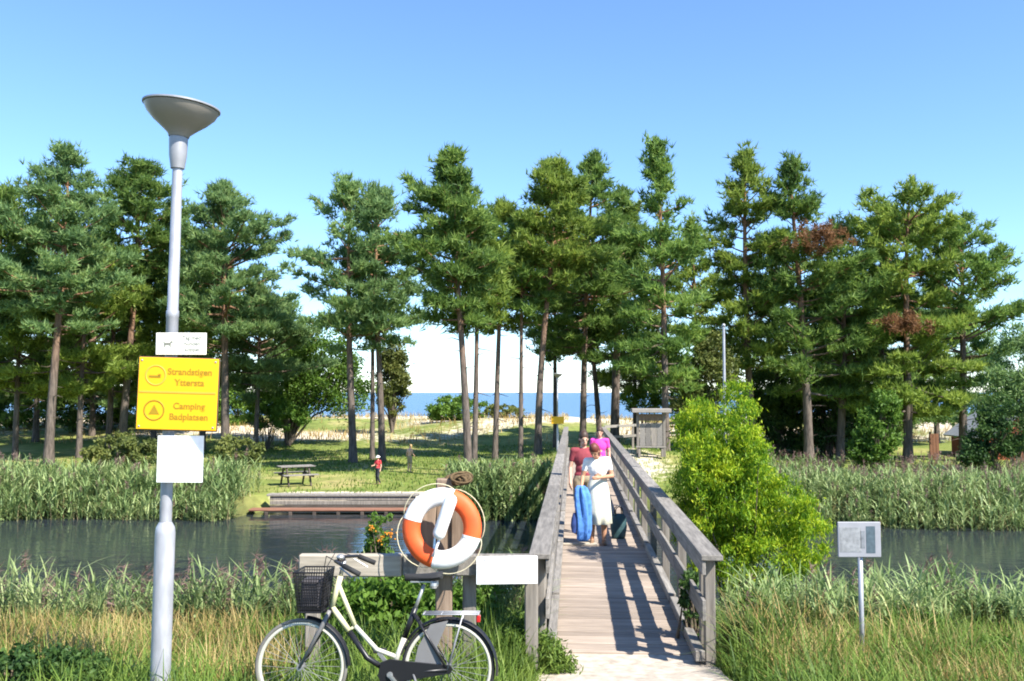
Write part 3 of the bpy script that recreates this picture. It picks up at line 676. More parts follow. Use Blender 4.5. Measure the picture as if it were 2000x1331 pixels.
# rear rack, chain guard, skirt guard, cranks
rk = MB()
for yy in (-0.06, 0, 0.06): rk.tube([(0.36, yy, 0.735), (0.78, yy, 0.74)], 0.006, 6)
for xx in (0.37, 0.5, 0.64, 0.77): rk.tube([(xx, -0.065, 0.737), (xx, 0.065, 0.737)], 0.006, 6)
rkk = rk.build('rear_rack', M['galvdark'], bk, smooth=True)
MB().box((0.77, -0.0, 0.70), (0.03, 0.06, 0.05), bev=0.006).build('rear_light', plain('red_lens', (0.45, 0.02, 0.02), 0.2), rkk)
cg = MB(); v = []; f = []
outl = [(0.04, 0.30), (0.06, 0.39), (0.13, 0.415), (0.24, 0.40), (0.57, 0.372), (0.59, 0.345), (0.57, 0.318), (0.24, 0.262), (0.13, 0.235), (0.06, 0.25)]
n = len(outl); v = [(x, -0.058, z) for x, z in outl] + [(x, -0.036, z) for x, z in outl]
f = [tuple(range(n)), tuple(range(2 * n - 1, n - 1, -1))] + [(i, (i + 1) % n, (i + 1) % n + n, i + n) for i in range(n)]
cg.add(v, f).build('chain_guard', M['black'], bk)
sgv = [(0.30, 0.36), (0.33, 0.50), (0.42, 0.66), (0.55, 0.69), (0.47, 0.50), (0.52, 0.37)]
n = len(sgv); v = [(x, -0.034, z) for x, z in sgv] + [(x, -0.030, z) for x, z in sgv]
MB().add(v, [tuple(range(n)), tuple(range(2 * n - 1, n - 1, -1))] + [(i, (i + 1) % n, (i + 1) % n + n, i + n) for i in range(n)]).build('skirt_guard', M['smoke'], bk)
MB().tube([BBk + Vector((0, -.07, 0)), BBk + Vector((0, .07, 0))], 0.022, 12).build('bottom_bracket', M['chrome'], bk)
for s, d in ((-1, Vector((0.11, 0, -0.13))), (1, Vector((-0.11, 0, 0.13)))):
    c0 = BBk + Vector((0, .07 * s, 0)); c1 = c0 + d
    cr_ = MB().beam(c0, c1, 0.014, 0.026).build('crank', M['chrome'], bk)
    MB().box(c1 + Vector((0, .055 * s, 0)), (0.09, 0.08, 0.026), bev=0.005).build('pedal', M['rubber'], cr_)
MB().tube([(0.30, -0.05, 0.31), (0.42, -0.15, 0.02)], 0.009, 8).build('kickstand', M['chrome'], bk, smooth=True)

# ------------------------------------------------------------------ vegetation generators
def sprays(C, D, L, W, rs, spread=0.8):
    """triangular blades: from centres C along D (unit, bent by spread) of length L and width W"""
    n = len(C); d = D + rs.normal(0, spread, (n, 3)); d /= np.linalg.norm(d, axis=1, keepdims=True) + 1e-9
    p = np.cross(d, rs.normal(0, 1, (n, 3))); p /= np.linalg.norm(p, axis=1, keepdims=True) + 1e-9
    Lr = (L * rs.uniform(0.65, 1.25, n))[:, None]; Wr = (W * rs.uniform(0.7, 1.3, n))[:, None]
    v = np.stack([C - p * Wr, C + p * Wr, C + d * Lr], 1).reshape(-1, 3)
    return v, np.arange(3 * n).reshape(n, 3)
def leaves(C, L, W, rs, up=0.4, flat=0.0):
    """leaf = a folded diamond of two triangles"""
    n = len(C); d = rs.normal(0, 1, (n, 3)); d[:, 2] += up; d /= np.linalg.norm(d, axis=1, keepdims=True) + 1e-9
    p = np.cross(d, rs.normal(0, 1, (n, 3)) + np.array([0, 0, flat])); p /= np.linalg.norm(p, axis=1, keepdims=True) + 1e-9
    q = np.cross(d, p)
    Lr = (L * rs.uniform(0.6, 1.3, n))[:, None]; Wr = (W * rs.uniform(0.7, 1.3, n))[:, None]
    a = C - d * Lr * 0.5; b = C + d * Lr * 0.5; m = C + q * Wr * 0.25
    v = np.stack([a, m - p * Wr * 0.5, b, m + p * Wr * 0.5], 1).reshape(-1, 3)
    i = 4 * np.arange(n)[:, None]
    return v, np.concatenate([i + np.array([[0, 1, 2]]), i + np.array([[0, 2, 3]])], 0)
def tubes_np(paths, radii, n=5):
    V = []; F = []; b = 0
    for pts, rad in zip(paths, radii):
        mb = MB().tube([tuple(p) for p in pts], list(rad), n); V.append(np.array(mb.v)); 
        for q in mb.f:
            if len(q) == 4: F.append((q[0] + b, q[1] + b, q[2] + b, q[3] + b))
        b += len(mb.v)
    return np.concatenate(V), np.array(F)

def pine(name, px, base_py, top_py, label, Y=None, crown_py=None, half=90, top_px=None, mat='pine', trunk=0.20, seed=0, whorls=12, per=5, dens=1.0,
         prof=((0, .6), (.22, 1), (.55, .80), (.8, .46), (.93, .2), (1, .05)), group=None, dead=None, bias=0.0, droop=0.0):
    """Scots pine; reference measurements give its foot, height, crown and lean in metres"""
    rs = np.random.RandomState(seed + 11); whorls = int(whorls * 1.55); per = max(3, per - 1)
    if px > 1280: crown_py = crown_py + 45
    X = at(px, base_py, Y).x; z0 = gz(X, Y); sc = FPX / Y
    H = at(px, top_py, Y).z - z0; top_px = px if top_px is None else top_px
    lean = (top_px - px) / sc; cb = at(px, crown_py, Y).z - z0; Rm = 1.12 * half / sc
    T = empty(name, (X, Y, z0 - 0.05), 0, label, 'tree', group)
    wob = rs.normal(0, 0.10, 4)
    def axis_pt(z):
        t = z / H
        return np.array([lean * t ** 1.2 + wob[0] * math.sin(3.1 * t + wob[2] * 8) * t * 2, wob[1] * math.sin(2.6 * t) * 2 * t, z])
    zs = np.linspace(-0.3, H * 0.985, 12)
    tr = np.array([trunk * (1.35 if z < 0 else 1) * (1 - max(z, 0) / H) ** 0.75 * 0.92 + 0.02 for z in zs])
    paths = [[axis_pt(max(z, 0)) + np.array([0, 0, min(z, 0)]) for z in zs]]; rad = [tr]
    pu = np.array([p[0] for p in prof]); pv = np.array([p[1] for p in prof])
    cen = []; dirs = []
    for w in range(whorls):
        u = (w + rs.uniform(0.1, 0.9)) / whorls; z = cb + (H - cb) * u * 0.97
        k = max(2, int(round(per * rs.uniform(0.65, 1.35)))) if u < .86 else 3
        a0 = rs.uniform(0, 6.28)
        for j in range(k):
            az = a0 + 6.283 * j / k + rs.uniform(-.45, .45)
            L = Rm * np.interp(u, pu, pv) * rs.uniform(0.5, 1.18) * (1 + bias * math.cos(az))
            el = R(-8 - droop + 52 * u ** 1.3 + rs.normal(0, 13))
            b0 = axis_pt(z + rs.uniform(-.25, .25)); dh = np.array([math.cos(az), math.sin(az), 0])
            pts = [b0 + dh * L * s * math.cos(el) + np.array([0, 0, L * s * math.sin(el) + 0.20 * L * s * s]) for s in (0, .33, .66, 1.0)]
            paths.append(pts); r0 = 0.018 + 0.017 * L; rad.append([r0, r0 * .7, r0 * .45, 0.008])
            n = max(3, int(L * 3.5 * dens)); lat = np.array([-dh[1], dh[0], 0])
            for q in range(n):
                s = rs.uniform(0.32, 1.04) ** 0.8; i = min(int(s * 3), 2); fr = s * 3 - i
                p = pts[i] * (1 - fr) + pts[i + 1] * fr if i < 3 else pts[3]
                p = p + lat * rs.uniform(-.34, .34) * L * (0.25 + 0.5 * s) + np.array([0, 0, rs.uniform(-.02, .10)])
                cen.append(p); dirs.append(dh * 0.35 + np.array([0, 0, 0.55]))
    for q in range(rs.randint(5, 11)):                       # dead snags on the bare trunk
        z = rs.uniform(.25, 1.0) * cb; az = rs.uniform(0, 6.28); L = rs.uniform(.3, 1.1); b0 = axis_pt(z)
        d = np.array([math.cos(az), math.sin(az), rs.uniform(-.3, .25)]); paths.append([b0, b0 + d * L * .5 + np.array([0, 0, rs.normal(0, .05)]), b0 + d * L]); rad.append([.028, .018, .006])
    for q in range(10):
        cen.append(axis_pt(H * (1 - 0.012 * q)) + rs.normal(0, 0.10 + .02 * q, 3)); dirs.append(np.array([0, 0, 1.0]))
    cen = np.array(cen); dirs = np.array(dirs)
    kt = 13
    tc = np.repeat(cen, kt, 0) + rs.normal(0, 1, (len(cen) * kt, 3)) * np.array([0.20, 0.20, 0.10]) * np.repeat(rs.uniform(.7, 1.35, len(cen)), kt)[:, None]; td = np.repeat(dirs, kt, 0)
    kn = 6
    C = np.repeat(tc, kn, 0); D = np.repeat(td, kn, 0)
    v, f = sprays(C, D, 0.36, 0.034, rs, 0.5)
    tv, tf = tubes_np(paths, rad, 6)
    link('trunk', np_mesh('trunk', tv, tf), M['bark'], T, smooth=True)
    link('crown', np_mesh('crown', v, f), M[mat], T)
    if dead:
        dpx, dpy, dw, dh_ = dead
        P = np.array(at(dpx, dpy, Y - Rm * 0.75)) - np.array([X, Y, z0 - 0.05])
        n = 60; cc = P + rs.normal(0, 1, (n, 3)) * np.array([dw / sc, 0.3, dh_ / sc])
        C = np.repeat(cc, 34, 0) + rs.normal(0, 0.09, (n * 34, 3)); v, f = sprays(C, np.tile([0, 0, 0.5], (len(C), 1)), 0.26, 0.028, rs, 0.8)
        d = link('dead_branch', np_mesh('dead_branch', v, f), M['deadneedle'], T); d['label'] = 'rust brown dead branch'
        pth = [axis_pt(P[2] - 0.3), (axis_pt(P[2]) + P) / 2, P]
        tv, tf = tubes_np([pth], [[.05, .035, .01]], 5); link('dead_limb', np_mesh('dead_limb', tv, tf), M['bark'], T)
    return T

def bush(name, Y, lobes, label, mat, n=6000, leaf=0.12, aspect=0.45, clumps=120, seed=0, cat='bush', up=0.5, trunk=None, group=None, depth=None, sig=0.16):
    """leafy shrub or tree from ellipsoid lobes (px, py, half width px, half height px)"""
    rs = np.random.RandomState(seed + 77); sc = FPX / Y
    x0 = at(lobes[0][0], 900, Y).x; z0 = gz(x0, Y); T = empty(name, (x0, Y, z0), 0, label, cat, group)
    base = np.array([x0, Y, z0]); W = np.array([l[2] * l[3] for l in lobes], float); W /= W.sum()
    cen = []
    for l, w in zip(lobes, W):
        k = max(4, int(clumps * w)); c = np.array(at(l[0], l[1], Y)) - base
        d = rs.normal(0, 1, (k, 3)); d /= np.linalg.norm(d, axis=1, keepdims=True)
        r = rs.uniform(0.35, 1.0, (k, 1)) ** 0.45
        ry = (l[2] * 0.85 if depth is None else depth * sc)
        p = c + d * r * np.array([l[2], ry, l[3]]) / sc
        cen.append(p)
    cen = np.concatenate(cen); cen[:, 2] = np.maximum(cen[:, 2], 0.08)
    m = n // len(cen); s = sig * np.mean([min(l[2], l[3]) for l in lobes]) / sc
    C = np.repeat(cen, m, 0) + rs.normal(0, 1, (len(cen) * m, 3)) * s * np.array([1, 1, 0.8]); C[:, 2] = np.maximum(C[:, 2], 0.02)
    v, f = leaves(C, leaf, leaf * aspect, rs, up)
    link('crown', np_mesh('crown', v, f), M[mat], T)
    paths = []; rad = []; r0 = trunk or 0.04
    pick = rs.choice(len(cen), min(26, len(cen)), replace=False)
    for i in pick:
        e = cen[i]; b = np.array([rs.normal(0, 0.12), rs.normal(0, 0.1), -0.15]) if trunk is None else np.array([0, 0, -0.15])
        mid = b * 0.5 + e * 0.5 * np.array([0.7, 0.7, 1.15]); paths.append([b, mid, e]); rad.append([r0 * rs.uniform(.4, 1) if trunk is None else r0 * .5, r0 * .35, r0 * .12])
    if trunk:
        top = cen.mean(0); paths.append([np.array([0, 0, -.2]), top * np.array([.3, .3, .5]), top]); rad.append([trunk, trunk * .8, trunk * .4])
    tv, tf = tubes_np(paths, rad, 5); link('stems' if not trunk else 'trunk', np_mesh('stems', tv, tf), M['stem'] if not trunk else M['bark'], T, smooth=True)
    return T

# ------------------------------------------------------------------ the pines of the far bank
LEFTL = 'crowded pine inside the dense stand behind the street lamp'
GL = 'pines of the dense stand behind the lamp'
PINES = [
 # px base top  kw
 (95, 895, 303, dict(Y=46, crown_py=640, half=120, top_px=112, mat='pineblue', trunk=.24, whorls=12, per=5, bias=-.1, prof=((0, .9), (.2, 1), (.5, .75), (.8, .5), (.93, .25), (1, .06)))),
 (238, 860, 325, dict(Y=52, crown_py=560, half=105, top_px=262, mat='pine', trunk=.24, whorls=13)),
 (440, 862, 362, dict(Y=50, crown_py=660, half=118, top_px=430, mat='pineblue', trunk=.25, whorls=13, bias=.15)),
 (-25, 880, 372, dict(Y=48, crown_py=640, half=120, top_px=-10, mat='pine', trunk=.24, whorls=12)),
 (155, 868, 470, dict(Y=50, crown_py=760, half=120, mat='pineyellow', trunk=.17, whorls=10)),
 (212, 850, 540, dict(Y=54, crown_py=780, half=130, top_px=225, mat='pineyellow', trunk=.20, whorls=9)),
 (300, 860, 500, dict(Y=56, crown_py=760, half=120, mat='pineyellow', trunk=.18, whorls=10)),
 (30, 875, 520, dict(Y=50, crown_py=770, half=120, mat='pineyellow', trunk=.16, whorls=10)),
 (395, 860, 470, dict(Y=56, crown_py=770, half=110, mat='pine', trunk=.2, whorls=11)),
 (500, 850, 560, dict(Y=54, crown_py=770, half=100, mat='pineblue', trunk=.15, whorls=9, bias=.1)),
 (70, 850, 420, dict(Y=62, crown_py=790, half=120, mat='pine', trunk=.2, whorls=12)),
 (330, 850, 400, dict(Y=64, crown_py=790, half=100, mat='pine', trunk=.2, whorls=12)),
 (180, 850, 430, dict(Y=66, crown_py=790, half=110, mat='pineblue', trunk=.2, whorls=12)),
 (560, 850, 590, dict(Y=60, crown_py=800, half=75, mat='pineblue', trunk=.14, whorls=9)),
 (-60, 850, 480, dict(Y=58, crown_py=790, half=110, mat='pineblue', trunk=.2, whorls=11)),
]
OWN = {95: 'tall pine with orange upper trunk rising from the edge of the far reed bed', 238: 'tall dark pine whose crown reaches up beside the lamp pole',
       440: 'thick-trunked blue-green pine beside the yellow sign, tallest there', 500: 'small blue-green pine between a thick-trunked pine and the bright leafy tree', 560: 'low pine half hidden behind the bright green leafy tree'}
for i, (px, b, t, kw) in enumerate(PINES): pine('pine_tree', px, b, t, OWN.get(px, LEFTL), seed=i * 3, group=GL, **kw)

P2 = [
 (690, 905, 352, 'sparse blue-green pine with bent trunk beside the picnic table', dict(Y=47, crown_py=690, half=120, top_px=668, mat='pineblue', trunk=.22, whorls=10, per=4, dens=.8)),
 (746, 905, 368, 'blue-green pine with dark straight trunk rising behind the child in red', dict(Y=47.5, crown_py=660, half=105, top_px=735, mat='pineblue', trunk=.20, whorls=11, per=4, dens=.9)),
 (727, 892, 470, 'thin pine trunk squeezed close beside a darker trunk behind the child in red', dict(Y=49, crown_py=640, half=70, mat='pine', trunk=.14, whorls=7, per=4)),
 (915, 938, 300, 'tall pine with leaning forked foot standing just behind the lifebuoy', dict(Y=39, crown_py=640, half=105, top_px=880, mat='pine', trunk=.20, whorls=12, per=5, bias=-.2)),
 (926, 915, 420, 'slender pine growing against the leaning pine behind the lifebuoy', dict(Y=41, crown_py=650, half=70, top_px=935, mat='pineyellow', trunk=.15, whorls=8)),
 (967, 892, 395, 'pine with thin bare dark trunk on the lawn facing the open sea', dict(Y=48, crown_py=640, half=80, top_px=985, mat='pineyellow', trunk=.18, whorls=9)),
 (1017, 905, 430, 'pine with pale thin trunk between two dark trunks near the bridge', dict(Y=47, crown_py=610, half=60, top_px=1020, mat='pine', trunk=.14, whorls=8)),
 (1051, 905, 318, 'tall pine with dark slanting trunk close left of the bridge end', dict(Y=47, crown_py=560, half=95, top_px=1075, mat='pineyellow', trunk=.22, whorls=11, bias=-.1)),
 (1138, 850, 298, 'broad pine towering straight over the far end of the bridge', dict(Y=52, crown_py=690, half=118, top_px=1160, mat='pine', trunk=.22, whorls=13)),
 (1200, 835, 372, 'thick-trunked pine just behind the people on the bridge', dict(Y=55, crown_py=680, half=95, top_px=1215, mat='pine', trunk=.32, whorls=11)),
 (1172, 835, 480, 'short dark pine with slanting trunk crossing the thick trunk at the bridge end', dict(Y=57, crown_py=700, half=80, top_px=1140, mat='pineblue', trunk=.2, whorls=8)),
 (1301, 900, 278, 'tallest pine with narrow pointed top beside the wooden notice kiosk', dict(Y=44, crown_py=720, half=92, top_px=1287, mat='pine', trunk=.19, whorls=14, per=4, prof=((0, .7), (.2, 1), (.5, .85), (.7, .5), (.85, .28), (1, .04)))),
 (1360, 850, 430, 'pale green pine between the kiosk pine and the lime bush', dict(Y=56, crown_py=780, half=80, mat='pineyellow', trunk=.18, whorls=11)),
 (1470, 870, 292, 'upright pine with yellowish crown straight behind the lime green bush', dict(Y=47, crown_py=690, half=88, top_px=1455, mat='pineyellow', trunk=.22, whorls=13, prof=((0, .8), (.3, .9), (.6, .9), (.8, .6), (.93, .25), (1, .06)))),
 (1580, 885, 312, 'dark pine with one rusty dead branch high in its crown', dict(Y=46, crown_py=720, half=110, top_px=1558, mat='pine', trunk=.24, whorls=13, bias=.15, dead=(1602, 466, 26, 14), prof=((0, .9), (.3, 1), (.6, .75), (.85, .4), (1, .06)))),
 (1640, 885, 430, 'shadowy pine pressed against the pine with the high dead branch', dict(Y=48, crown_py=740, half=95, top_px=1660, mat='pine', trunk=.22, whorls=11)),
 (1772, 850, 362, 'layered pine with a rusty dead branch halfway down its crown', dict(Y=47, crown_py=760, half=122, top_px=1795, mat='pineyellow', trunk=.24, whorls=9, per=6, dens=1.15, dead=(1763, 634, 20, 9), droop=6, prof=((0, .8), (.3, 1), (.6, .9), (.85, .6), (.95, .3), (1, .1)))),
 (1725, 865, 400, 'full pine standing between the two pines with dead branches', dict(Y=50, crown_py=740, half=85, top_px=1735, mat='pine', trunk=.2, whorls=10)),
 (1880, 855, 432, 'rounded pine at the outer edge of the group above the sandy patch', dict(Y=48, crown_py=760, half=105, top_px=1890, mat='pine', trunk=.22, whorls=11, prof=((0, .7), (.3, 1), (.6, .95), (.85, .65), (.95, .35), (1, .1)))),
 (1520, 870, 470, 'dark pine filling the gap behind the lime green bush and yellowish pine', dict(Y=54, crown_py=800, half=95, mat='pine', trunk=.2, whorls=10)),
 (1240, 850, 500, 'low bushy pine between bridge end and kiosk', dict(Y=60, crown_py=770, half=85, mat='pineyellow', trunk=.15, whorls=9)),
 (1690, 860, 560, 'low dark pine deep in shade behind the leafy green shrub', dict(Y=56, crown_py=830, half=110, mat='pine', trunk=.18, whorls=9)),
 (1830, 860, 560, 'low spreading pine behind the little house roof', dict(Y=60, crown_py=790, half=110, mat='pineblue', trunk=.18, whorls=9)),
 (1085, 860, 470, 'low-branched pine behind the far lamp by the bridge end', dict(Y=58, crown_py=700, half=70, mat='pine', trunk=.17, whorls=9)),
 (1610, 860, 540, 'low dark pine in the shade between two tall trunks near the reeds', dict(Y=54, crown_py=840, half=100, mat='pine', trunk=.17, whorls=9)),
]
for i, (px, b, t, lab, kw) in enumerate(P2): pine('pine_tree', px, b, t, lab, seed=100 + i * 5, group='pines on the far bank', **kw)

# ------------------------------------------------------------------ bushes and leafy trees
BUSHES = [
 ('leafy_tree', 58, [(560, 750, 75, 70), (620, 720, 75, 85), (675, 760, 45, 65)], 'bright green leafy tree between the dense pine stand and the sparse pine', 'leaf', dict(n=16000, leaf=.24, clumps=200, trunk=.18, seed=1, cat='tree')),
 ('leafy_tree', 66, [(765, 745, 32, 68), (770, 700, 22, 40)], 'olive yellow rounded tree rising from the dune beside the open sea', 'leafolive', dict(n=9000, leaf=.26, clumps=110, trunk=.15, seed=2, cat='tree')),
 ('shrub', 56, [(520, 800, 40, 38), (560, 815, 40, 25)], 'low green shrub at the foot of the bright leafy tree', 'leaf', dict(n=6000, leaf=.2, clumps=80, seed=3)),
 ('shrub', 74, [(895, 800, 60, 26), (865, 805, 35, 20)], 'round green shrub on the sandy dune in front of the sea', 'leaf', dict(n=7000, leaf=.24, clumps=90, seed=4)),
 ('shrub', 76, [(985, 805, 40, 14)], 'flat olive shrub on the dune crest behind bare trunks', 'leafolive', dict(n=3000, leaf=.22, clumps=50, seed=5)),
 ('shrub', 33.4, [(235, 880, 55, 32), (200, 895, 40, 22), (285, 890, 40, 28)], 'yellow-green shrub above the reeds straight behind the street lamp', 'leafolive', dict(n=7000, leaf=.16, clumps=90, seed=6)),
 ('shrub', 34, [(470, 880, 45, 28)], 'small light green shrub at the edge of the reeds by the picnic table', 'leafolive', dict(n=3500, leaf=.15, clumps=50, seed=7)),
 ('shrub', 36, [(1712, 850, 42, 50), (1730, 800, 28, 40), (1690, 880, 30, 28)], 'leafy green shrub standing in front of the dark pine shade', 'leaf', dict(n=8000, leaf=.17, clumps=100, seed=8)),
 ('shrub', 34, [(1930, 860, 45, 45), (1970, 830, 50, 60), (1905, 885, 40, 25)], 'dark tangled shrub beside the sandy patch', 'leafdark', dict(n=8000, leaf=.16, clumps=100, seed=9)),
 ('willow_bush', 42, [(1985, 730, 50, 95), (1945, 770, 42, 60), (2040, 760, 60, 100)], 'grey-green willow-like bush overhanging the little house roof', 'pineblue', dict(n=12000, leaf=.24, clumps=150, seed=10, aspect=.25)),
 ('shrub', 60, [(1255, 775, 45, 30), (1310, 760, 40, 45)], 'green shrub behind the roof of the wooden kiosk', 'leaf', dict(n=6000, leaf=.22, clumps=80, seed=11)),
 ('shrub', 45, [(1395, 720, 45, 80), (1345, 770, 40, 50)], 'olive green bushy tree behind the top of the lime green bush', 'leafolive', dict(n=8000, leaf=.2, clumps=100, seed=12, cat='tree')),
]
for i in range(9):
    px = -40 + 62 * i
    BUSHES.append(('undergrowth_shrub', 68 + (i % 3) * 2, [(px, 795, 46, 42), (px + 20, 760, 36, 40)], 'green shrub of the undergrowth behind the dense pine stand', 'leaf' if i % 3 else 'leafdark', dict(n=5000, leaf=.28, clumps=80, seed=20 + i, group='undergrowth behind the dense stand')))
for i in range(6):
    px = 1470 + 50 * i
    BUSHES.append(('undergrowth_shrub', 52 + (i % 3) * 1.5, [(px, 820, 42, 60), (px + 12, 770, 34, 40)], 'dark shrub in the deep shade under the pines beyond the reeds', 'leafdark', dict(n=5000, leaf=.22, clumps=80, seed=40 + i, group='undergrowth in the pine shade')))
for nm, Y, lobes, lab, m, kw in BUSHES: bush(nm, Y, lobes, lab, m, **kw)

# lime green bush beside the bridge (upright, feathery, two peaks)
bush('lime_bush', 13.6, [(1445, 975, 78, 110), (1366, 845, 26, 95), (1440, 838, 34, 98), (1405, 880, 46, 70), (1420, 960, 80, 90), (1530, 985, 55, 55), (1500, 1080, 90, 80), (1425, 1090, 50, 70), (1350, 960, 28, 90), (1352, 1050, 28, 60), (1575, 1060, 40, 60), (1465, 895, 34, 62), (1345, 880, 22, 80), (1400, 920, 60, 70)],
     'tall lime green feathery bush growing right beside the bridge railing', 'leaflime', n=60000, leaf=.075, aspect=.26, clumps=620, seed=60, up=1.6, depth=0.58, sig=0.18)
bush('bank_shrub', 10.2, [(760, 1180, 80, 60), (850, 1200, 70, 55), (700, 1190, 50, 45), (935, 1195, 45, 55)],
     'broad-leaved green shrub growing behind the bicycle', 'leaf', n=7000, leaf=.10, aspect=.5, clumps=150, seed=61, depth=0.45, sig=0.22)
bush('bank_shrub', 8.6, [(1000, 1250, 36, 45), (1045, 1280, 45, 42), (1085, 1305, 32, 30)], 'low pale green shrub at the foot of the bridge railing', 'grass', n=5200, leaf=.065, aspect=.26, clumps=100, seed=62, depth=.22, up=1.2, sig=.3)
bush('rail_weeds', 9.7, [(1352, 1165, 22, 55), (1362, 1215, 24, 40)], 'dark leafy weeds pushing through the railing near the end post', 'leafdark', n=1500, leaf=.075, aspect=.4, clumps=46, seed=65, depth=.12, up=.8)
for i, (px, py, Y, w, h, m) in enumerate([(1500, 1190, 10.4, 55, 32, 'leaf'), (1590, 1215, 9.9, 50, 26, 'leafolive'), (1790, 1225, 9.8, 55, 30, 'leaf'), (1900, 1200, 10.3, 60, 34, 'leafolive'), (1450, 1245, 9.0, 40, 24, 'leafolive'), (1965, 1275, 8.9, 50, 26, 'leaf')]):
    bush('bank_weeds', Y, [(px, py, w, h), (px + w * .7, py + 12, w * .6, h * .8)], 'low leafy weeds in the grass of the bank around the grey information sign', m, n=2600, leaf=.06, aspect=.3, clumps=46, seed=90 + i, depth=.3, up=1.0, sig=.3, group='weeds around the information sign')
bush('corner_shrub', 7.15, [(60, 1325, 100, 52), (150, 1325, 50, 42)], 'dark green low shrub in the grass near the lamp foot', 'leafdark', n=6000, leaf=.055, aspect=.5, clumps=110, seed=63, depth=.35)
t = bush('rowan_sapling', 10.6, [(745, 1045, 32, 42), (735, 1090, 25, 40)], 'slender sapling with orange berries behind the timber barrier', 'leaf', n=900, leaf=.07, aspect=.4, clumps=40, seed=64, depth=.15)
rs = np.random.RandomState(9); cb_ = np.array(at(745, 1040, 10.5)) - np.array(t.location)
C = np.concatenate([cb_ + rs.normal(0, 1, (1, 3)) * np.array([.09, .05, .08]) + rs.normal(0, .022, (12, 3)) for _ in range(4)])
bm_ = MB()
for c in C: bm_.ball(c, 0.011, None, 6, 4)
tag(bm_.build('berries', M['berry'], t), kind='stuff')

# ------------------------------------------------------------------ reeds and grass (nobody could count them)
def blades(P, H, W, rs, lean=0.25, curve=0.5, segs=3, dirs=None):
    """curved tapering blades standing on P"""
    n = len(P); az = rs.uniform(0, 6.283, n) if dirs is None else dirs
    d = np.stack([np.cos(az), np.sin(az), np.zeros(n)], 1); p = np.stack([-np.sin(az), np.cos(az), np.zeros(n)], 1)
    H = H * np.ones(n); W = W * np.ones(n); ln = np.abs(rs.normal(0, lean, n)); cu = np.abs(rs.normal(0, curve, n)); V = []
    for s in range(segs + 1):
        t = s / segs
        c = P + d * ((ln * t + cu * t * t) * H)[:, None]; c[:, 2] += H * t * (1 - 0.22 * cu * t)
        if s < segs:
            w = (W * (1 - 0.55 * t))[:, None]; V += [c - p * w, c + p * w]
        else: V.append(c)
    k = len(V); v = np.stack(V, 1).reshape(-1, 3); i = k * np.arange(n)[:, None]; F = []
    for s in range(segs - 1): F += [i + [[2 * s, 2 * s + 1, 2 * s + 3]], i + [[2 * s, 2 * s + 3, 2 * s + 2]]]
    F.append(i + [[2 * segs - 2, 2 * segs - 1, 2 * segs]])
    return v, np.concatenate(F, 0)
def merge(parts):
    V = []; F = []; b = 0
    for v, f in parts: V.append(v); F.append(f + b); b += len(v)
    return np.concatenate(V), np.concatenate(F)
def scatter(n, x0, x1, y0, y1, rs, patch=None):
    x = rs.uniform(x0, x1, n); y = rs.uniform(y0, y1, n)
    if patch: k = vnoise(x, y, patch[0], patch[1]) + rs.normal(0, .3, n) > patch[2]; x, y = x[k], y[k]
    return x, y
def off_path(x, y):
    c = 1.09 + 0.0667 * (y - 8.9); t = np.clip(8.9 - y, 0, 20); c2 = c + 0.04 * t + 0.020 * t * t; w = np.minimum(0.80 + 0.10 * t, 1.7) - 0.06 + 0.09 * vnoise(x, y, .35, 8)
    onp = (y < 9.0) & (np.abs(x - c2) < w)
    br = (y >= 8.9) & (np.abs(x - (0.5 + 0.0667 * y)) < 0.93)
    return ~(onp | br)
def reeds(name, label, n, x0, x1, y0, y1, h, seed, plume=0.12, w=0.0115, leafn=9, tan=0.25, yfun=None, keep=None, jit=0.55):
    rs = np.random.RandomState(seed); x, y = scatter(n, x0, x1, y0, y1, rs)
    if yfun is not None: y = yfun(x) + rs.uniform(y0, y1, len(x))
    k = off_path(x, y)
    if keep is not None: k &= keep(x, y)
    x, y = x[k], y[k]
    z = np.maximum(height(x, y), WATER - 0.25); P = np.stack([x, y, z], 1); Hh = h * rs.uniform(1 - jit, 1.12, len(x)) * (1 + 0.16 * vnoise(x, y, 1.1, seed) + 0.14 * vnoise(x, y, 2.7, seed + 4))
    top = empty(name, (0, 0, 0)); o = top
    stems = blades(P, Hh, w * 0.35, rs, .08, .06, 2)
    C = np.repeat(P, leafn, 0); hh = np.repeat(Hh, leafn); t = rs.uniform(0.12, 0.9, len(C)); C = C + np.stack([np.zeros(len(C)), np.zeros(len(C)), hh * t], 1)
    lv = blades(C, 0.42 * rs.uniform(.7, 1.3, len(C)) * h / 1.5, w, rs, .45, .75, 3)
    bpy.data.objects.remove(top)
    kk = rs.uniform(0, 1, len(x)) < tan
    g = merge([blades(P[~kk], Hh[~kk], w * .35, rs, .08, .06, 2), lv])
    o = tag(link(name, np_mesh(name, *g), M['reed']), label, 'reeds', kind='stuff')
    if kk.any():
        v, f = blades(P[kk], Hh[kk] * .8, w * .6, rs, .14, .25, 3); tag(link('dry_stems', np_mesh('dry_stems', v, f), M['reedtan'], o), kind='stuff')
    pk = rs.uniform(0, 1, len(x)) < plume
    if pk.any():
        tp = P[pk] + np.stack([rs.normal(0, .05, pk.sum()), rs.normal(0, .05, pk.sum()), Hh[pk] * 1.02], 1)
        C = np.repeat(tp, 22, 0); C[:, 2] += rs.uniform(-.12, .12, len(C)); v, f = sprays(C, np.tile([.5, .1, .5], (len(C), 1)), .11, .008 * w / .016, rs, .5)
        tag(link('plumes', np_mesh('plumes', v, f), M['plume'], o), kind='stuff')
    return o
reeds('reeds', 'near bank reeds between the lamp and the water', 4200, -9.5, 0.25, 10.2, 15.2, 0.88, 1, 0.25, tan=.25)
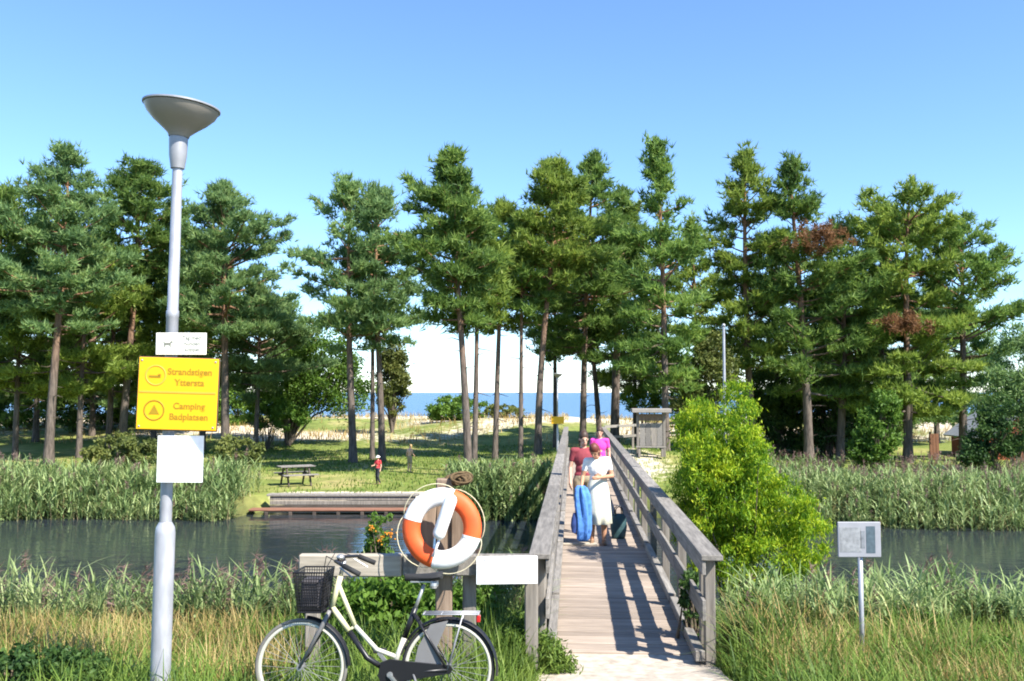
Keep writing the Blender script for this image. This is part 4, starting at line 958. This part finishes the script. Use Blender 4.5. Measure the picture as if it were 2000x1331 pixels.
reeds('reeds', 'near bank reeds around the grey information sign and lime bush', 3400, 2.6, 10.5, 9.8, 14.6, 0.80, 2, 0.10, tan=.18)
reeds('reeds', 'tall reed bed along the far shore behind the lamp', 4200, -36, -9.0, -0.6, 2.6, 1.18, 3, 0.10, w=.021, leafn=9, tan=.45, yfun=far_edge)
reeds('reeds', 'tall reed bed along the far shore past the lime bush', 3400, 8.0, 30, -0.7, 3.2, 0.98, 4, 0.12, w=.021, leafn=9, tan=.35, yfun=far_edge)
reeds('reeds', 'low reeds on the far shore between landing stage and bridge', 900, -2.2, 1.6, -0.3, 2.6, 1.15, 5, 0.05, w=.03, tan=.1, yfun=far_edge)
reeds('reeds', 'dry pale reeds and scrub behind the far reed bed', 2200, 10.5, 34, 3.0, 12.0, 0.8, 6, 0.5, w=.024, leafn=4, tan=.75, yfun=far_edge)

def grass(name, label, n, x0, x1, y0, y1, h, mat, seed, w=.006, patch=None, lean=.3, curve=.6, hvar=.5, keep=None):
    rs = np.random.RandomState(seed); x, y = scatter(n, x0, x1, y0, y1, rs, patch); k = off_path(x, y)
    if keep is not None: k &= keep(x, y)
    x, y = x[k], y[k]; P = np.stack([x, y, height(x, y) - .01], 1)
    Hh = h * rs.uniform(1 - hvar, 1.2, len(x)) * (1 + 0.25 * vnoise(x, y, .7, seed))
    d = np.minimum(np.abs(x - (1.09 + .0667 * (y - 8.9))), 2.0); Hh = Hh * np.clip((d - .75) * 1.6 + .3, .3, 1)
    v, f = blades(P, Hh, w, rs, lean, curve, 3)
    return tag(link(name, np_mesh(name, v, f), M[mat]), label, 'grass', kind='stuff')
nobike = lambda x, y: ~((x > -1.75) & (x < -0.1) & (y < 6.75))
grass('grass', 'green grass on the near bank', 34000, -7, 7.5, 6.3, 11.2, .38, 'grass', 11, .0065, keep=nobike)
grass('grass', 'fine short turf under the bicycle and along the gravel path', 16000, -3.5, 4.5, 6.2, 9.2, .16, 'grass', 12, .005)
grass('dry_grass', 'straw coloured tall grass round the lamp foot', 11000, -6.8, -1.9, 7.6, 10.6, .45, 'drygrass', 13, .0050, (0.8, 2, 0.12), .2, .5)
grass('dry_grass', 'straw coloured grass beside the path below the grey sign', 5000, 2.2, 6, 7.2, 9.6, .30, 'drygrass', 14, .0045, (1.1, 5, -.1))
grass('grass', 'tall pale grass round the foot of the bridge end post', 1300, 1.93, 2.9, 8.0, 9.5, .62, 'grass', 21, .006, (.5, 4, -.1), .3, .6)
grass('dry_grass', 'pale seed-headed grass among the weeds by the end post', 900, 2.0, 4.2, 8.2, 10.2, .60, 'drygrass', 23, .005, (.7, 9, .0), .25, .5)
grass('grass', 'tall grass against the other bridge railing foot', 800, -.3, .22, 8.0, 9.6, .6, 'grass', 22, .006, None, .2, .5)
grass('lawn_grass', 'uneven grass tufts on the far lawn', 30000, -24, 16, 32.8, 60, .16, 'grass', 15, .02, (4, 3, -.3))
grass('dune_grass', 'pale marram grass on the dune', 16000, -40, 40, 60, 88, .55, 'drygrass', 16, .025, (5, 3, -.1))

# ------------------------------------------------------------------ landing stage on the far shore
qx0, qx1, qy = at(528, 960, 32.0).x, at(812, 960, 32.0).x, 32.0
Q = empty('landing_stage', ((qx0 + qx1) / 2, qy, WATER), 0, 'low timber landing stage on the far shore behind the lifebuoy', 'landing stage')
hw = (qx1 - qx0) / 2
for k in range(3): MB().beam((-hw, -0.02 - .004 * k, 0.16 + .15 * k), (hw, -0.02 - .004 * k, 0.16 + .15 * k), 0.06, 0.135, .01).build('face_board', M['post'] if k else M['darkwood'], Q)
MB().beam((-hw - .1, 0.10, 0.575), (hw + .1, 0.10, 0.575), 0.42, 0.07, .01).build('cap_beam', M['rail'], Q)
MB().beam((-hw - .5, -0.62, 0.16), (hw + .2, -0.62, 0.16), 0.5, 0.06, .01).build('low_walkway', wood('red_brown_wood', (.17, .075, .045), (.34, .17, .11), (2, 20, 20)), Q)
for k in range(7):
    x = -hw + 0.1 + (2 * hw - .2) * k / 6; MB().beam((x, -0.86, -0.9), (x, -0.86, 0.11), .11, .11, .01).build('pile', M['darkwood'], Q)

# picnic table on the far lawn
pt = at(578, 945, 36.0); ptz = gz(pt.x, 36.0)
PT = empty('picnic_table', (pt.x, 36.0, ptz), R(28), 'weathered picnic table with two benches on the far lawn', 'picnic table')
for k in range(4): MB().box((0, -0.27 + .18 * k, .74), (1.35, .165, .04), bev=.006).build('table_board', M['rail'], PT)
for s in (-1, 1):
    for k in (0, 1): MB().box((0, s * (.62 + .15 * k), .45), (1.35, .135, .04), bev=.006).build('bench_board', M['rail'], PT)
    MB().beam((s * .48, -.76, .40), (s * .48, .76, .40), .05, .09).build('bench_support', M['darkwood'], PT)
    for q in (-1, 1): MB().beam((s * .43, q * .62, 0), (s * .43, q * .22, .72), .05, .09).build('leg', M['darkwood'], PT)

# notice kiosk, fence and lamp at the far end of the bridge
kp = at(1272, 905, 41.0); kz = gz(kp.x, 41.0)
K = empty('notice_kiosk', (kp.x, 41.0, kz), R(-4), 'wooden notice kiosk with small pale roof beside the far bridge end', 'kiosk')
kt = at(1272, 797, 41.0).z - kz
for s in (-1, 1): MB().beam((s * .58, 0, -.2), (s * .58, 0, kt - .1), .12, .12, .01).build('post', M['post'], K)
MB().box((0, 0, kt - .12), (1.72, .9, .18), bev=.02).build('roof', plain('bleached_roof_board', (.26, .235, .205), .8, 0, .1, 5), K)
MB().box((0, -.02, kt - .42), (1.04, .05, .30), bev=.005).build('header_board', M['oldwood'], K)
for k in range(4): MB().box((-.38 + .253 * k, -.03, kt * .44), (.24, .045, kt * .46), bev=.005).build('panel_board', M['rail'] if k != 2 else M['post'], K)
bn = MB().box((-.05, -.42, .42), (1.3, .36, .06), bev=.01).build('bench_seat', M['rail'], K)
for s in (-1, 1): MB().box((-.05 + s * .5, -.42, .19), (.1, .3, .38)).build('bench_leg', M['post'], bn)
F0 = bridge_pt(XR + .2, B1 + .4)
fp0 = Vector((F0.x, F0.y, 0)); fp1 = at(1330, 850, 46.5)
FE = empty('rail_fence', (fp0.x, fp0.y, 0), 0, 'low rail fence running from the far bridge end behind the kiosk', 'fence')
d = Vector((fp1.x - fp0.x, fp1.y - fp0.y, 0))
for k in range(4):
    q = d * (k / 3); zq = gz(fp0.x + q.x, fp0.y + q.y); MB().beam((q.x, q.y, zq - .2), (q.x, q.y, 0.98), .1, .1, .01).build('post', M['post'], FE)
for zz in (.55, 1.03): MB().beam((-.05, -.07, zz), (d.x + .05, d.y - .07, zz), .04, .12, .005).build('rail', M['rail'], FE)
lp = at(1089, 870, 45.5)
lamp('street_lamp', (lp.x, 45.5, gz(lp.x, 45.5)), (at(1089, 727, 45.5).z - gz(lp.x, 45.5)) / 4.69, 'distant street lamp with bowl head at the far bridge end')
c = at(1089, 821, 45.42)
S = sign_frame('yellow_sign', c, 'small distant yellow sign on the far lamp by the bridge end')
MB().box((0, 0, 0), (.62, .012, .36), bev=.004).build('panel', M['yellow'], S); MB().box((0, .03, 0), (.05, .046, .2)).build('bracket', M['galvdark'], S)

# small house and rust-brown board on the sand beyond the reeds
hp = at(1925, 845, 50.0); hz = gz(hp.x, 50.0)
HS = empty('small_house', (hp.x + 1.6, 50.0, hz), R(0), 'small house with grey pitched roof half hidden by bushes', 'house')
MB().box((0, 1.5, .55), (3.6, 4, 1.3)).build('wall', M['housewall'], HS)
MB().add([(-1.8, -.5, 1.2), (1.8, -.5, 1.2), (0, -.5, 2.45), (-1.8, 3.5, 1.2), (1.8, 3.5, 1.2), (0, 3.5, 2.45)], [(0, 1, 2), (5, 4, 3), (0, 3, 4, 1), (0, 2, 5, 3), (1, 4, 5, 2)]).build('gable', M['housewall'], HS)
rf = MB()
for s in (-1, 1): rf.beam((s * 1.15, -.95, 1.77), (s * 1.15, 3.9, 1.77), 0.001, 0.001)
rf = MB()
for s in (-1, 1):
    m = Matrix.Rotation(s * math.atan2(1.25, 1.8), 3, 'Y'); rf.box((s * 1.03, 1.5, 1.84), (2.55, 4.8, .09), m)
rf.build('roof', M['roofgrey'], HS)
wn = MB().box((-.6, -.515, .75), (.7, .06, .6)).build('window', M['white'], HS); MB().box((-.6, -.55, .75), (.56, .03, .46)).build('pane', M['glass'], wn)
dr = MB().box((.75, -.515, .55), (.75, .05, 1.3)).build('door', M['post'], HS); MB().ball((.48, -.56, .5), .035).build('handle', M['chrome'], dr)
op = at(1824, 845, 46.5); oz = gz(op.x, 46.5)
OB = empty('rust_board', (op.x, 46.5, oz), R(8), 'narrow rust-brown upright board standing on the sandy patch', 'board')
for k in range(3): MB().box((-.17 + .17 * k, 0, .85), (.16, .05, 1.3), bev=.006).build('board', plain('rust_boards', (.15, .065, .03), .8, 0, .15, 6), OB)
for s in (-1, 1): MB().beam((s * .18, .06, -.2), (s * .18, .06, 1.6), .07, .07).build('post', M['darkwood'], OB)
# bare white pole behind the lime bush
wp = at(1418, 1000, 17.5); wz = max(gz(wp.x, 17.5), WATER - .4)
WP = empty('bare_pole', (wp.x, 17.5, wz), 0, 'slim bare pale pole sticking up behind the lime green bush', 'pole')
wt = at(1418, 640, 17.5).z - wz
MB().lathe([(.034, -.4), (.030, wt * .5), (.024, wt), (.001, wt + .02)], 14).build('shaft', M['galv'], WP, auto=40); MB().ball((0, 0, wt + .04), .035).build('finial', M['galv'], WP, smooth=True)

# ------------------------------------------------------------------ people
def remesh(mb, name, vox, smooth=3):
    me = mb.mesh('tmp'); o = bpy.data.objects.new('tmp', me); COL.objects.link(o)
    r = o.modifiers.new('r', 'REMESH'); r.mode = 'VOXEL'; r.voxel_size = vox
    sm = o.modifiers.new('s', 'SMOOTH'); sm.iterations = smooth; sm.factor = 0.5
    dg = bpy.context.evaluated_depsgraph_get(); out = bpy.data.meshes.new_from_object(o.evaluated_get(dg)); out.name = name
    bpy.data.objects.remove(o, do_unlink=True); return out
def person(loc, rz, H, label, J=None, skin='skin', hair='hairdark', top=('clwhite', 'sleeve'), bottom=('clcream', 'skirt'), vox=0.010, long_hair=True, hat=None, shoes=True, group=None):
    """figure faces -y; joints in metres for a 1.70 m figure, scaled to H"""
    P = empty('person', loc, rz, label, 'person', group); s = H / 1.70; P.scale = (s, s, s)
    j = dict(toeL=(-.11, -.15, .025), toeR=(.11, -.15, .025), ankL=(-.10, .02, .07), ankR=(.10, .02, .07), kneL=(-.10, -.02, .47), kneR=(.10, -.02, .47), hipL=(-.09, 0, .88), hipR=(.09, 0, .88),
             pel=(0, 0, .93), wai=(0, 0, 1.08), che=(0, 0, 1.26), nek=(0, .01, 1.43), hed=(0, -.02, 1.58), shoL=(-.175, .0, 1.385), shoR=(.175, .0, 1.385), elbL=(-.225, .03, 1.11), elbR=(.225, .03, 1.11), wriL=(-.24, -.05, .88), wriR=(.24, -.05, .88))
    if J: j.update(J)
    j = {k: Vector(v) for k, v in j.items()}
    up = (j['hed'] - j['nek']).normalized(); fwd = Vector((0, -1, 0)); fwd = (fwd - up * fwd.dot(up)).normalized()
    if J and 'face' in J: fwd = (Vector(J['face']) - up * Vector(J['face']).dot(up)).normalized()
    side = up.cross(fwd); HM = Matrix((side, -fwd, up)).transposed()
    b = MB(); g = {}
    for S in 'LR':
        b.capsule(j['hip' + S], j['kne' + S], .082, .054); b.capsule(j['kne' + S], j['kne' + S] * .55 + j['ank' + S] * .45 + Vector((0, .012, 0)), .052, .053); b.capsule(j['kne' + S] * .55 + j['ank' + S] * .45 + Vector((0, .012, 0)), j['ank' + S], .053, .034)
        b.capsule(j['ank' + S] + Vector((0, .02, -.03)), j['toe' + S], .036, .026)
        b.capsule(j['sho' + S], j['elb' + S], .050, .038); b.capsule(j['elb' + S], j['wri' + S], .038, .026)
        d = (j['wri' + S] - j['elb' + S]).normalized(); w = j['wri' + S]; sg = -1 if S == 'L' else 1
        lat = d.cross(Vector((sg, 0, 0))); lat = lat.normalized() if lat.length > .2 else Vector((0, -1, 0)); palm = d.cross(lat).normalized()
        b.capsule(w, w + d * .05, .028, .03); b.ball(w + d * .055, (.022, .038, .044), Matrix((palm, lat, d)).transposed())
        for q, L in enumerate((.062, .074, .070, .054)):
            f0 = w + d * .085 + lat * (.027 - .018 * q); cu = -palm * sg * 0
            f1 = f0 + d * L * .55 + palm * .008; f2 = f1 + d * L * .38 + palm * .018
            b.capsule(f0, f1, .0095, .009, 8); b.capsule(f1, f2, .009, .0075, 8)
        t0 = w + d * .035 + lat * .03; b.capsule(t0, t0 + d * .035 + lat * .025, .011, .010, 8); b.capsule(t0 + d * .035 + lat * .025, t0 + d * .06 + lat * .03, .010, .008, 8)
    b.ball(j['pel'], (.155, .11, .12)); b.ball(j['wai'], (.125, .095, .13)); b.ball(j['che'], (.155, .105, .17)); b.capsule(j['pel'], j['che'], .11, .11)
    b.capsule(j['shoL'], j['shoR'], .055, .055); b.capsule(j['nek'] - up * .05, j['hed'] - up * .04, .052, .048)
    h = j['hed']; b.ball(h + up * .02 + fwd * -.005, (.073, .092, .105), HM); b.ball(h - up * .055 + fwd * .03, (.052, .055, .062), HM)
    b.capsule(h + fwd * .092 + up * .008, h + fwd * .106 - up * .026, .010, .014, 8)
    for q in (-1, 1): b.ball(h + side * .074 * q - up * .005, (.010, .020, .030), HM)
    body = link('body', remesh(b, 'body', vox), M[skin], P, smooth=True)
    fe = MB()
    for q in (-1, 1): fe.ball(h + side * .030 * q + fwd * .084 + up * .012, (.012, .007, .008), HM, 8, 6)
    fe.build('eyes', M['eye'], body, smooth=True)
    MB().ball(h + fwd * .083 - up * .060, (.022, .008, .007), HM, 8, 6).build('mouth', M['lip'], body, smooth=True)
    hr = MB(); hr.ball(h + up * .046 - fwd * .014, (.084, .097, .104), HM)
    for q in (-1, 1): hr.ball(h + side * .052 * q - fwd * .03 - up * .02, (.036, .060, .085 if long_hair else .05), HM)
    if long_hair: hr.capsule(h - fwd * .07, h - fwd * .085 - up * .17, .070, .045)
    link('hair', remesh(hr, 'hair', .012, 2), M[hair], P, smooth=True)
    if hat:
        ht_ = MB().lathe([(.002, .105), (.06, .098), (.088, .06), (.096, .02), (.15, .008), (.15, .002), (.094, .012)], 24, Matrix.Translation(h + up * .035 - fwd * .01) @ HM.to_4x4()); ht_.build('sun_hat', M[hat], P, smooth=True)
    if top:
        c = MB(); c.ball(j['che'] + Vector((0, 0, -.01)), (.172, .122, .175)); c.ball(j['wai'], (.143, .112, .13)); c.ball(j['pel'] + Vector((0, 0, .05)), (.163, .122, .09)); c.capsule(j['shoL'], j['shoR'], .060, .060)
        for S in 'LR':
            e = j['sho' + S].lerp(j['elb' + S], .55 if top[1] == 'sleeve' else .25); c.capsule(j['sho' + S], e, .057, .050)
            if top[1] == 'long': c.capsule(e, j['elb' + S], .056, .05); c.capsule(j['elb' + S], j['wri' + S], .05, .036)
        link('top', remesh(c, 'top', .012, 2), M[top[0]], P, smooth=True)
    if bottom and bottom[1] == 'skirt':
        v = []; f = []; n = 40; rings = [(1.07, .138, .108), (1.0, .160, .122), (.92, .178, .135), (.75, .195, .15), (.55, .205, .165), (.34, .215, .175), (.335, .205, .165), (.6, .19, .15)]
        for i, (z, rx, ry) in enumerate(rings):
            am = 0.02 * max(0, (1.0 - z)) / .65
            for q in range(n):
                a = 6.2832 * q / n; k = 1 + am / rx * (math.sin(7 * a + z * 2) + .5 * math.sin(11 * a)); v.append((j['pel'].x * (z > .9) + rx * k * math.cos(a), ry * k * math.sin(a), z))
        for i in range(len(rings) - 1):
            for q in range(n): f.append((i * n + q, i * n + (q + 1) % n, (i + 1) * n + (q + 1) % n, (i + 1) * n + q))
        MB().add(v, f).build('skirt', M[bottom[0]], P, smooth=True)
    elif bottom:
        c = MB(); c.ball(j['pel'], (.170, .128, .13))
        for S in 'LR':
            if bottom[1] == 'shorts': c.capsule(j['hip' + S], j['hip' + S].lerp(j['kne' + S], .72), .098, .085)
            else: c.capsule(j['hip' + S], j['kne' + S], .096, .068); c.capsule(j['kne' + S], j['ank' + S] + Vector((0, 0, .05)), .068, .055)
        link(bottom[1], remesh(c, bottom[1], .012, 2), M[bottom[0]], P, smooth=True)
    if shoes:
        for S in 'LR':
            c = MB().capsule(j['ank' + S] + Vector((0, .03, -.035)), j['toe' + S] + Vector((0, 0, .003)), .042, .034); 
            me = remesh(c, 'shoe', .010, 2); link('shoe', me, M['shoe'], P, smooth=True)
    return P
def deck_at(px, Yw): return Vector((at(px, 1000, Yw).x, Yw, 0.0))
# woman in front: head bowed over what she holds
wl = deck_at(1168, 15.7)
person(wl, R(-4), 1.72, 'woman in white top and cream skirt with auburn hair bowed, carrying the blue towel',
       dict(hed=(-.055, -.11, 1.545), nek=(-.02, -.02, 1.43), face=(-.25, -.8, -.7), shoL=(-.185, -.01, 1.375), shoR=(.165, 0, 1.39), elbL=(-.25, .0, 1.12), wriL=(-.27, -.16, .98), elbR=(.235, -.03, 1.13), wriR=(.03, -.22, 1.12)),
       'tan', 'hairauburn', ('clwhite', 'sleeve'), ('clcream', 'skirt'), vox=.008)
# blue towel hanging from her hand
tw = empty('towel', wl + Vector((-.285, -.22, 0)), R(-4), 'long blue towel bunched and hanging from the woman in the cream skirt', 'towel')
v = []; f = []; n = 36; zz = [(1.0, .05), (.96, .085), (.85, .11), (.65, .12), (.45, .11), (.28, .105), (.12, .085), (.08, .05)]
for i, (z, r) in enumerate(zz):
    for q in range(n):
        a = 6.2832 * q / n; k = 1 + .28 * math.sin(5 * a + 2.2 * z) + .12 * math.sin(9 * a - 4 * z); v.append((r * k * math.cos(a) + .03 * math.sin(4 * z), r * .6 * k * math.sin(a), z))
for i in range(len(zz) - 1):
    for q in range(n): f.append((i * n + q, i * n + (q + 1) % n, (i + 1) * n + (q + 1) % n, (i + 1) * n + q))
f += [tuple(range(n - 1, -1, -1)), tuple((len(zz) - 1) * n + q for q in range(n))]
MB().add(v, f).build('cloth', M['bluetowel'], tw, smooth=True)
v = []; f = []
for i, (z, r) in enumerate([(.55, .03), (.45, .055), (.33, .06), (.22, .03)]):
    for q in range(12): a = 6.2832 * q / 12; v.append((-.12 + r * math.cos(a) - .05 * (.55 - z), -.02 + r * .6 * math.sin(a), z))
for i in range(3):
    for q in range(12): f.append((i * 12 + q, i * 12 + (q + 1) % 12, (i + 1) * 12 + (q + 1) % 12, (i + 1) * 12 + q))
MB().add(v, f).build('hanging_corner', plain('navy_terry', (.03, .06, .20), .95, 0, .3, 14), tw, smooth=True)
# teal bag standing on the deck beside her
bgp = deck_at(1208, 16.3)
BG = empty('beach_bag', bgp, R(15), 'dark teal beach bag standing on the deck beside the woman in the cream skirt', 'bag')
bagm = MB(); v = []; f = []; n = 24
for z, rx, ry in ((.0, .11, .08), (.03, .125, .095), (.2, .13, .1), (.36, .115, .08), (.42, .085, .045), (.43, .05, .03)):
    for q in range(n): a = 6.2832 * q / n; c_, s_ = math.cos(a), math.sin(a); v.append((rx * abs(c_) ** .7 * (1 if c_ > 0 else -1) + .02 * math.sin(3 * a + 8 * z), ry * abs(s_) ** .7 * (1 if s_ > 0 else -1), z))
for i in range(5):
    for q in range(n): f.append((i * n + q, i * n + (q + 1) % n, (i + 1) * n + (q + 1) % n, (i + 1) * n + q))
f += [tuple(range(n - 1, -1, -1)), tuple(5 * n + q for q in range(n))]
bagm.add(v, f).build('bag_body', M['tealbag'], BG, smooth=True)
for s in (-1, 1): MB().tube([(-.07, .03 * s, .40), (-.06, .035 * s, .52), (0, .04 * s, .57), (.06, .035 * s, .52), (.07, .03 * s, .40)], .010, 8).build('handle', M['black'], BG, smooth=True)
# loose plank on the deck
lp_ = deck_at(1128, 15.6)
tag(MB().box((0, 0, 0), (.66, .17, .035), bev=.006).build('loose_plank', M['paletimber'], None, lp_ + Vector((0, 0, .0225)), (0, 0, R(-6))), 'short pale plank lying across the bridge deck by the towel', 'plank')
person(deck_at(1140, 16.9), R(10), 1.83, 'pale-faced person with dark brown hair and maroon top behind the woman in the cream skirt', None, 'skin', 'hairdark', ('clmaroon', 'sleeve'), ('clkhaki', 'shorts'), vox=.010, long_hair=False)
person(deck_at(1172, 22.5), R(-8), 1.70, 'person in bright pink shirt walking last on the bridge', dict(kneL=(-.10, -.10, .48), ankL=(-.10, -.02, .09), toeL=(-.11, -.2, .05), kneR=(.10, .02, .47), ankR=(.1, .16, .09), toeR=(.1, .02, .025)), 'skin', 'hairdark', ('clpink', 'sleeve'), ('clnavy', 'trousers'), vox=.012)
cp = at(738, 945, 36.3)
person((cp.x, 36.3, gz(cp.x, 36.3)), R(-35), 1.12, 'child in red top and pale sun hat standing on the far shore', dict(elbL=(-.2, -.08, 1.13), wriL=(-.16, -.30, 1.12), kneR=(.11, -.12, .48), ankR=(.11, .02, .10), toeR=(.11, -.14, .04)), 'skin', 'hairblond', ('clred', 'sleeve'), ('clnavy', 'trousers'), vox=.012, long_hair=False, hat='clwhite')
cp = at(800, 920, 41.5)
person((cp.x, 41.5, gz(cp.x, 41.5)), R(140), 1.25, 'bare-backed sandy-haired child in khaki shorts on the shaded lawn', dict(elbL=(-.25, -.02, 1.14), wriL=(-.18, -.2, 1.02), hed=(0, -.07, 1.56)), 'skin', 'hairblond', None, ('clkhaki', 'shorts'), vox=.012, long_hair=False)
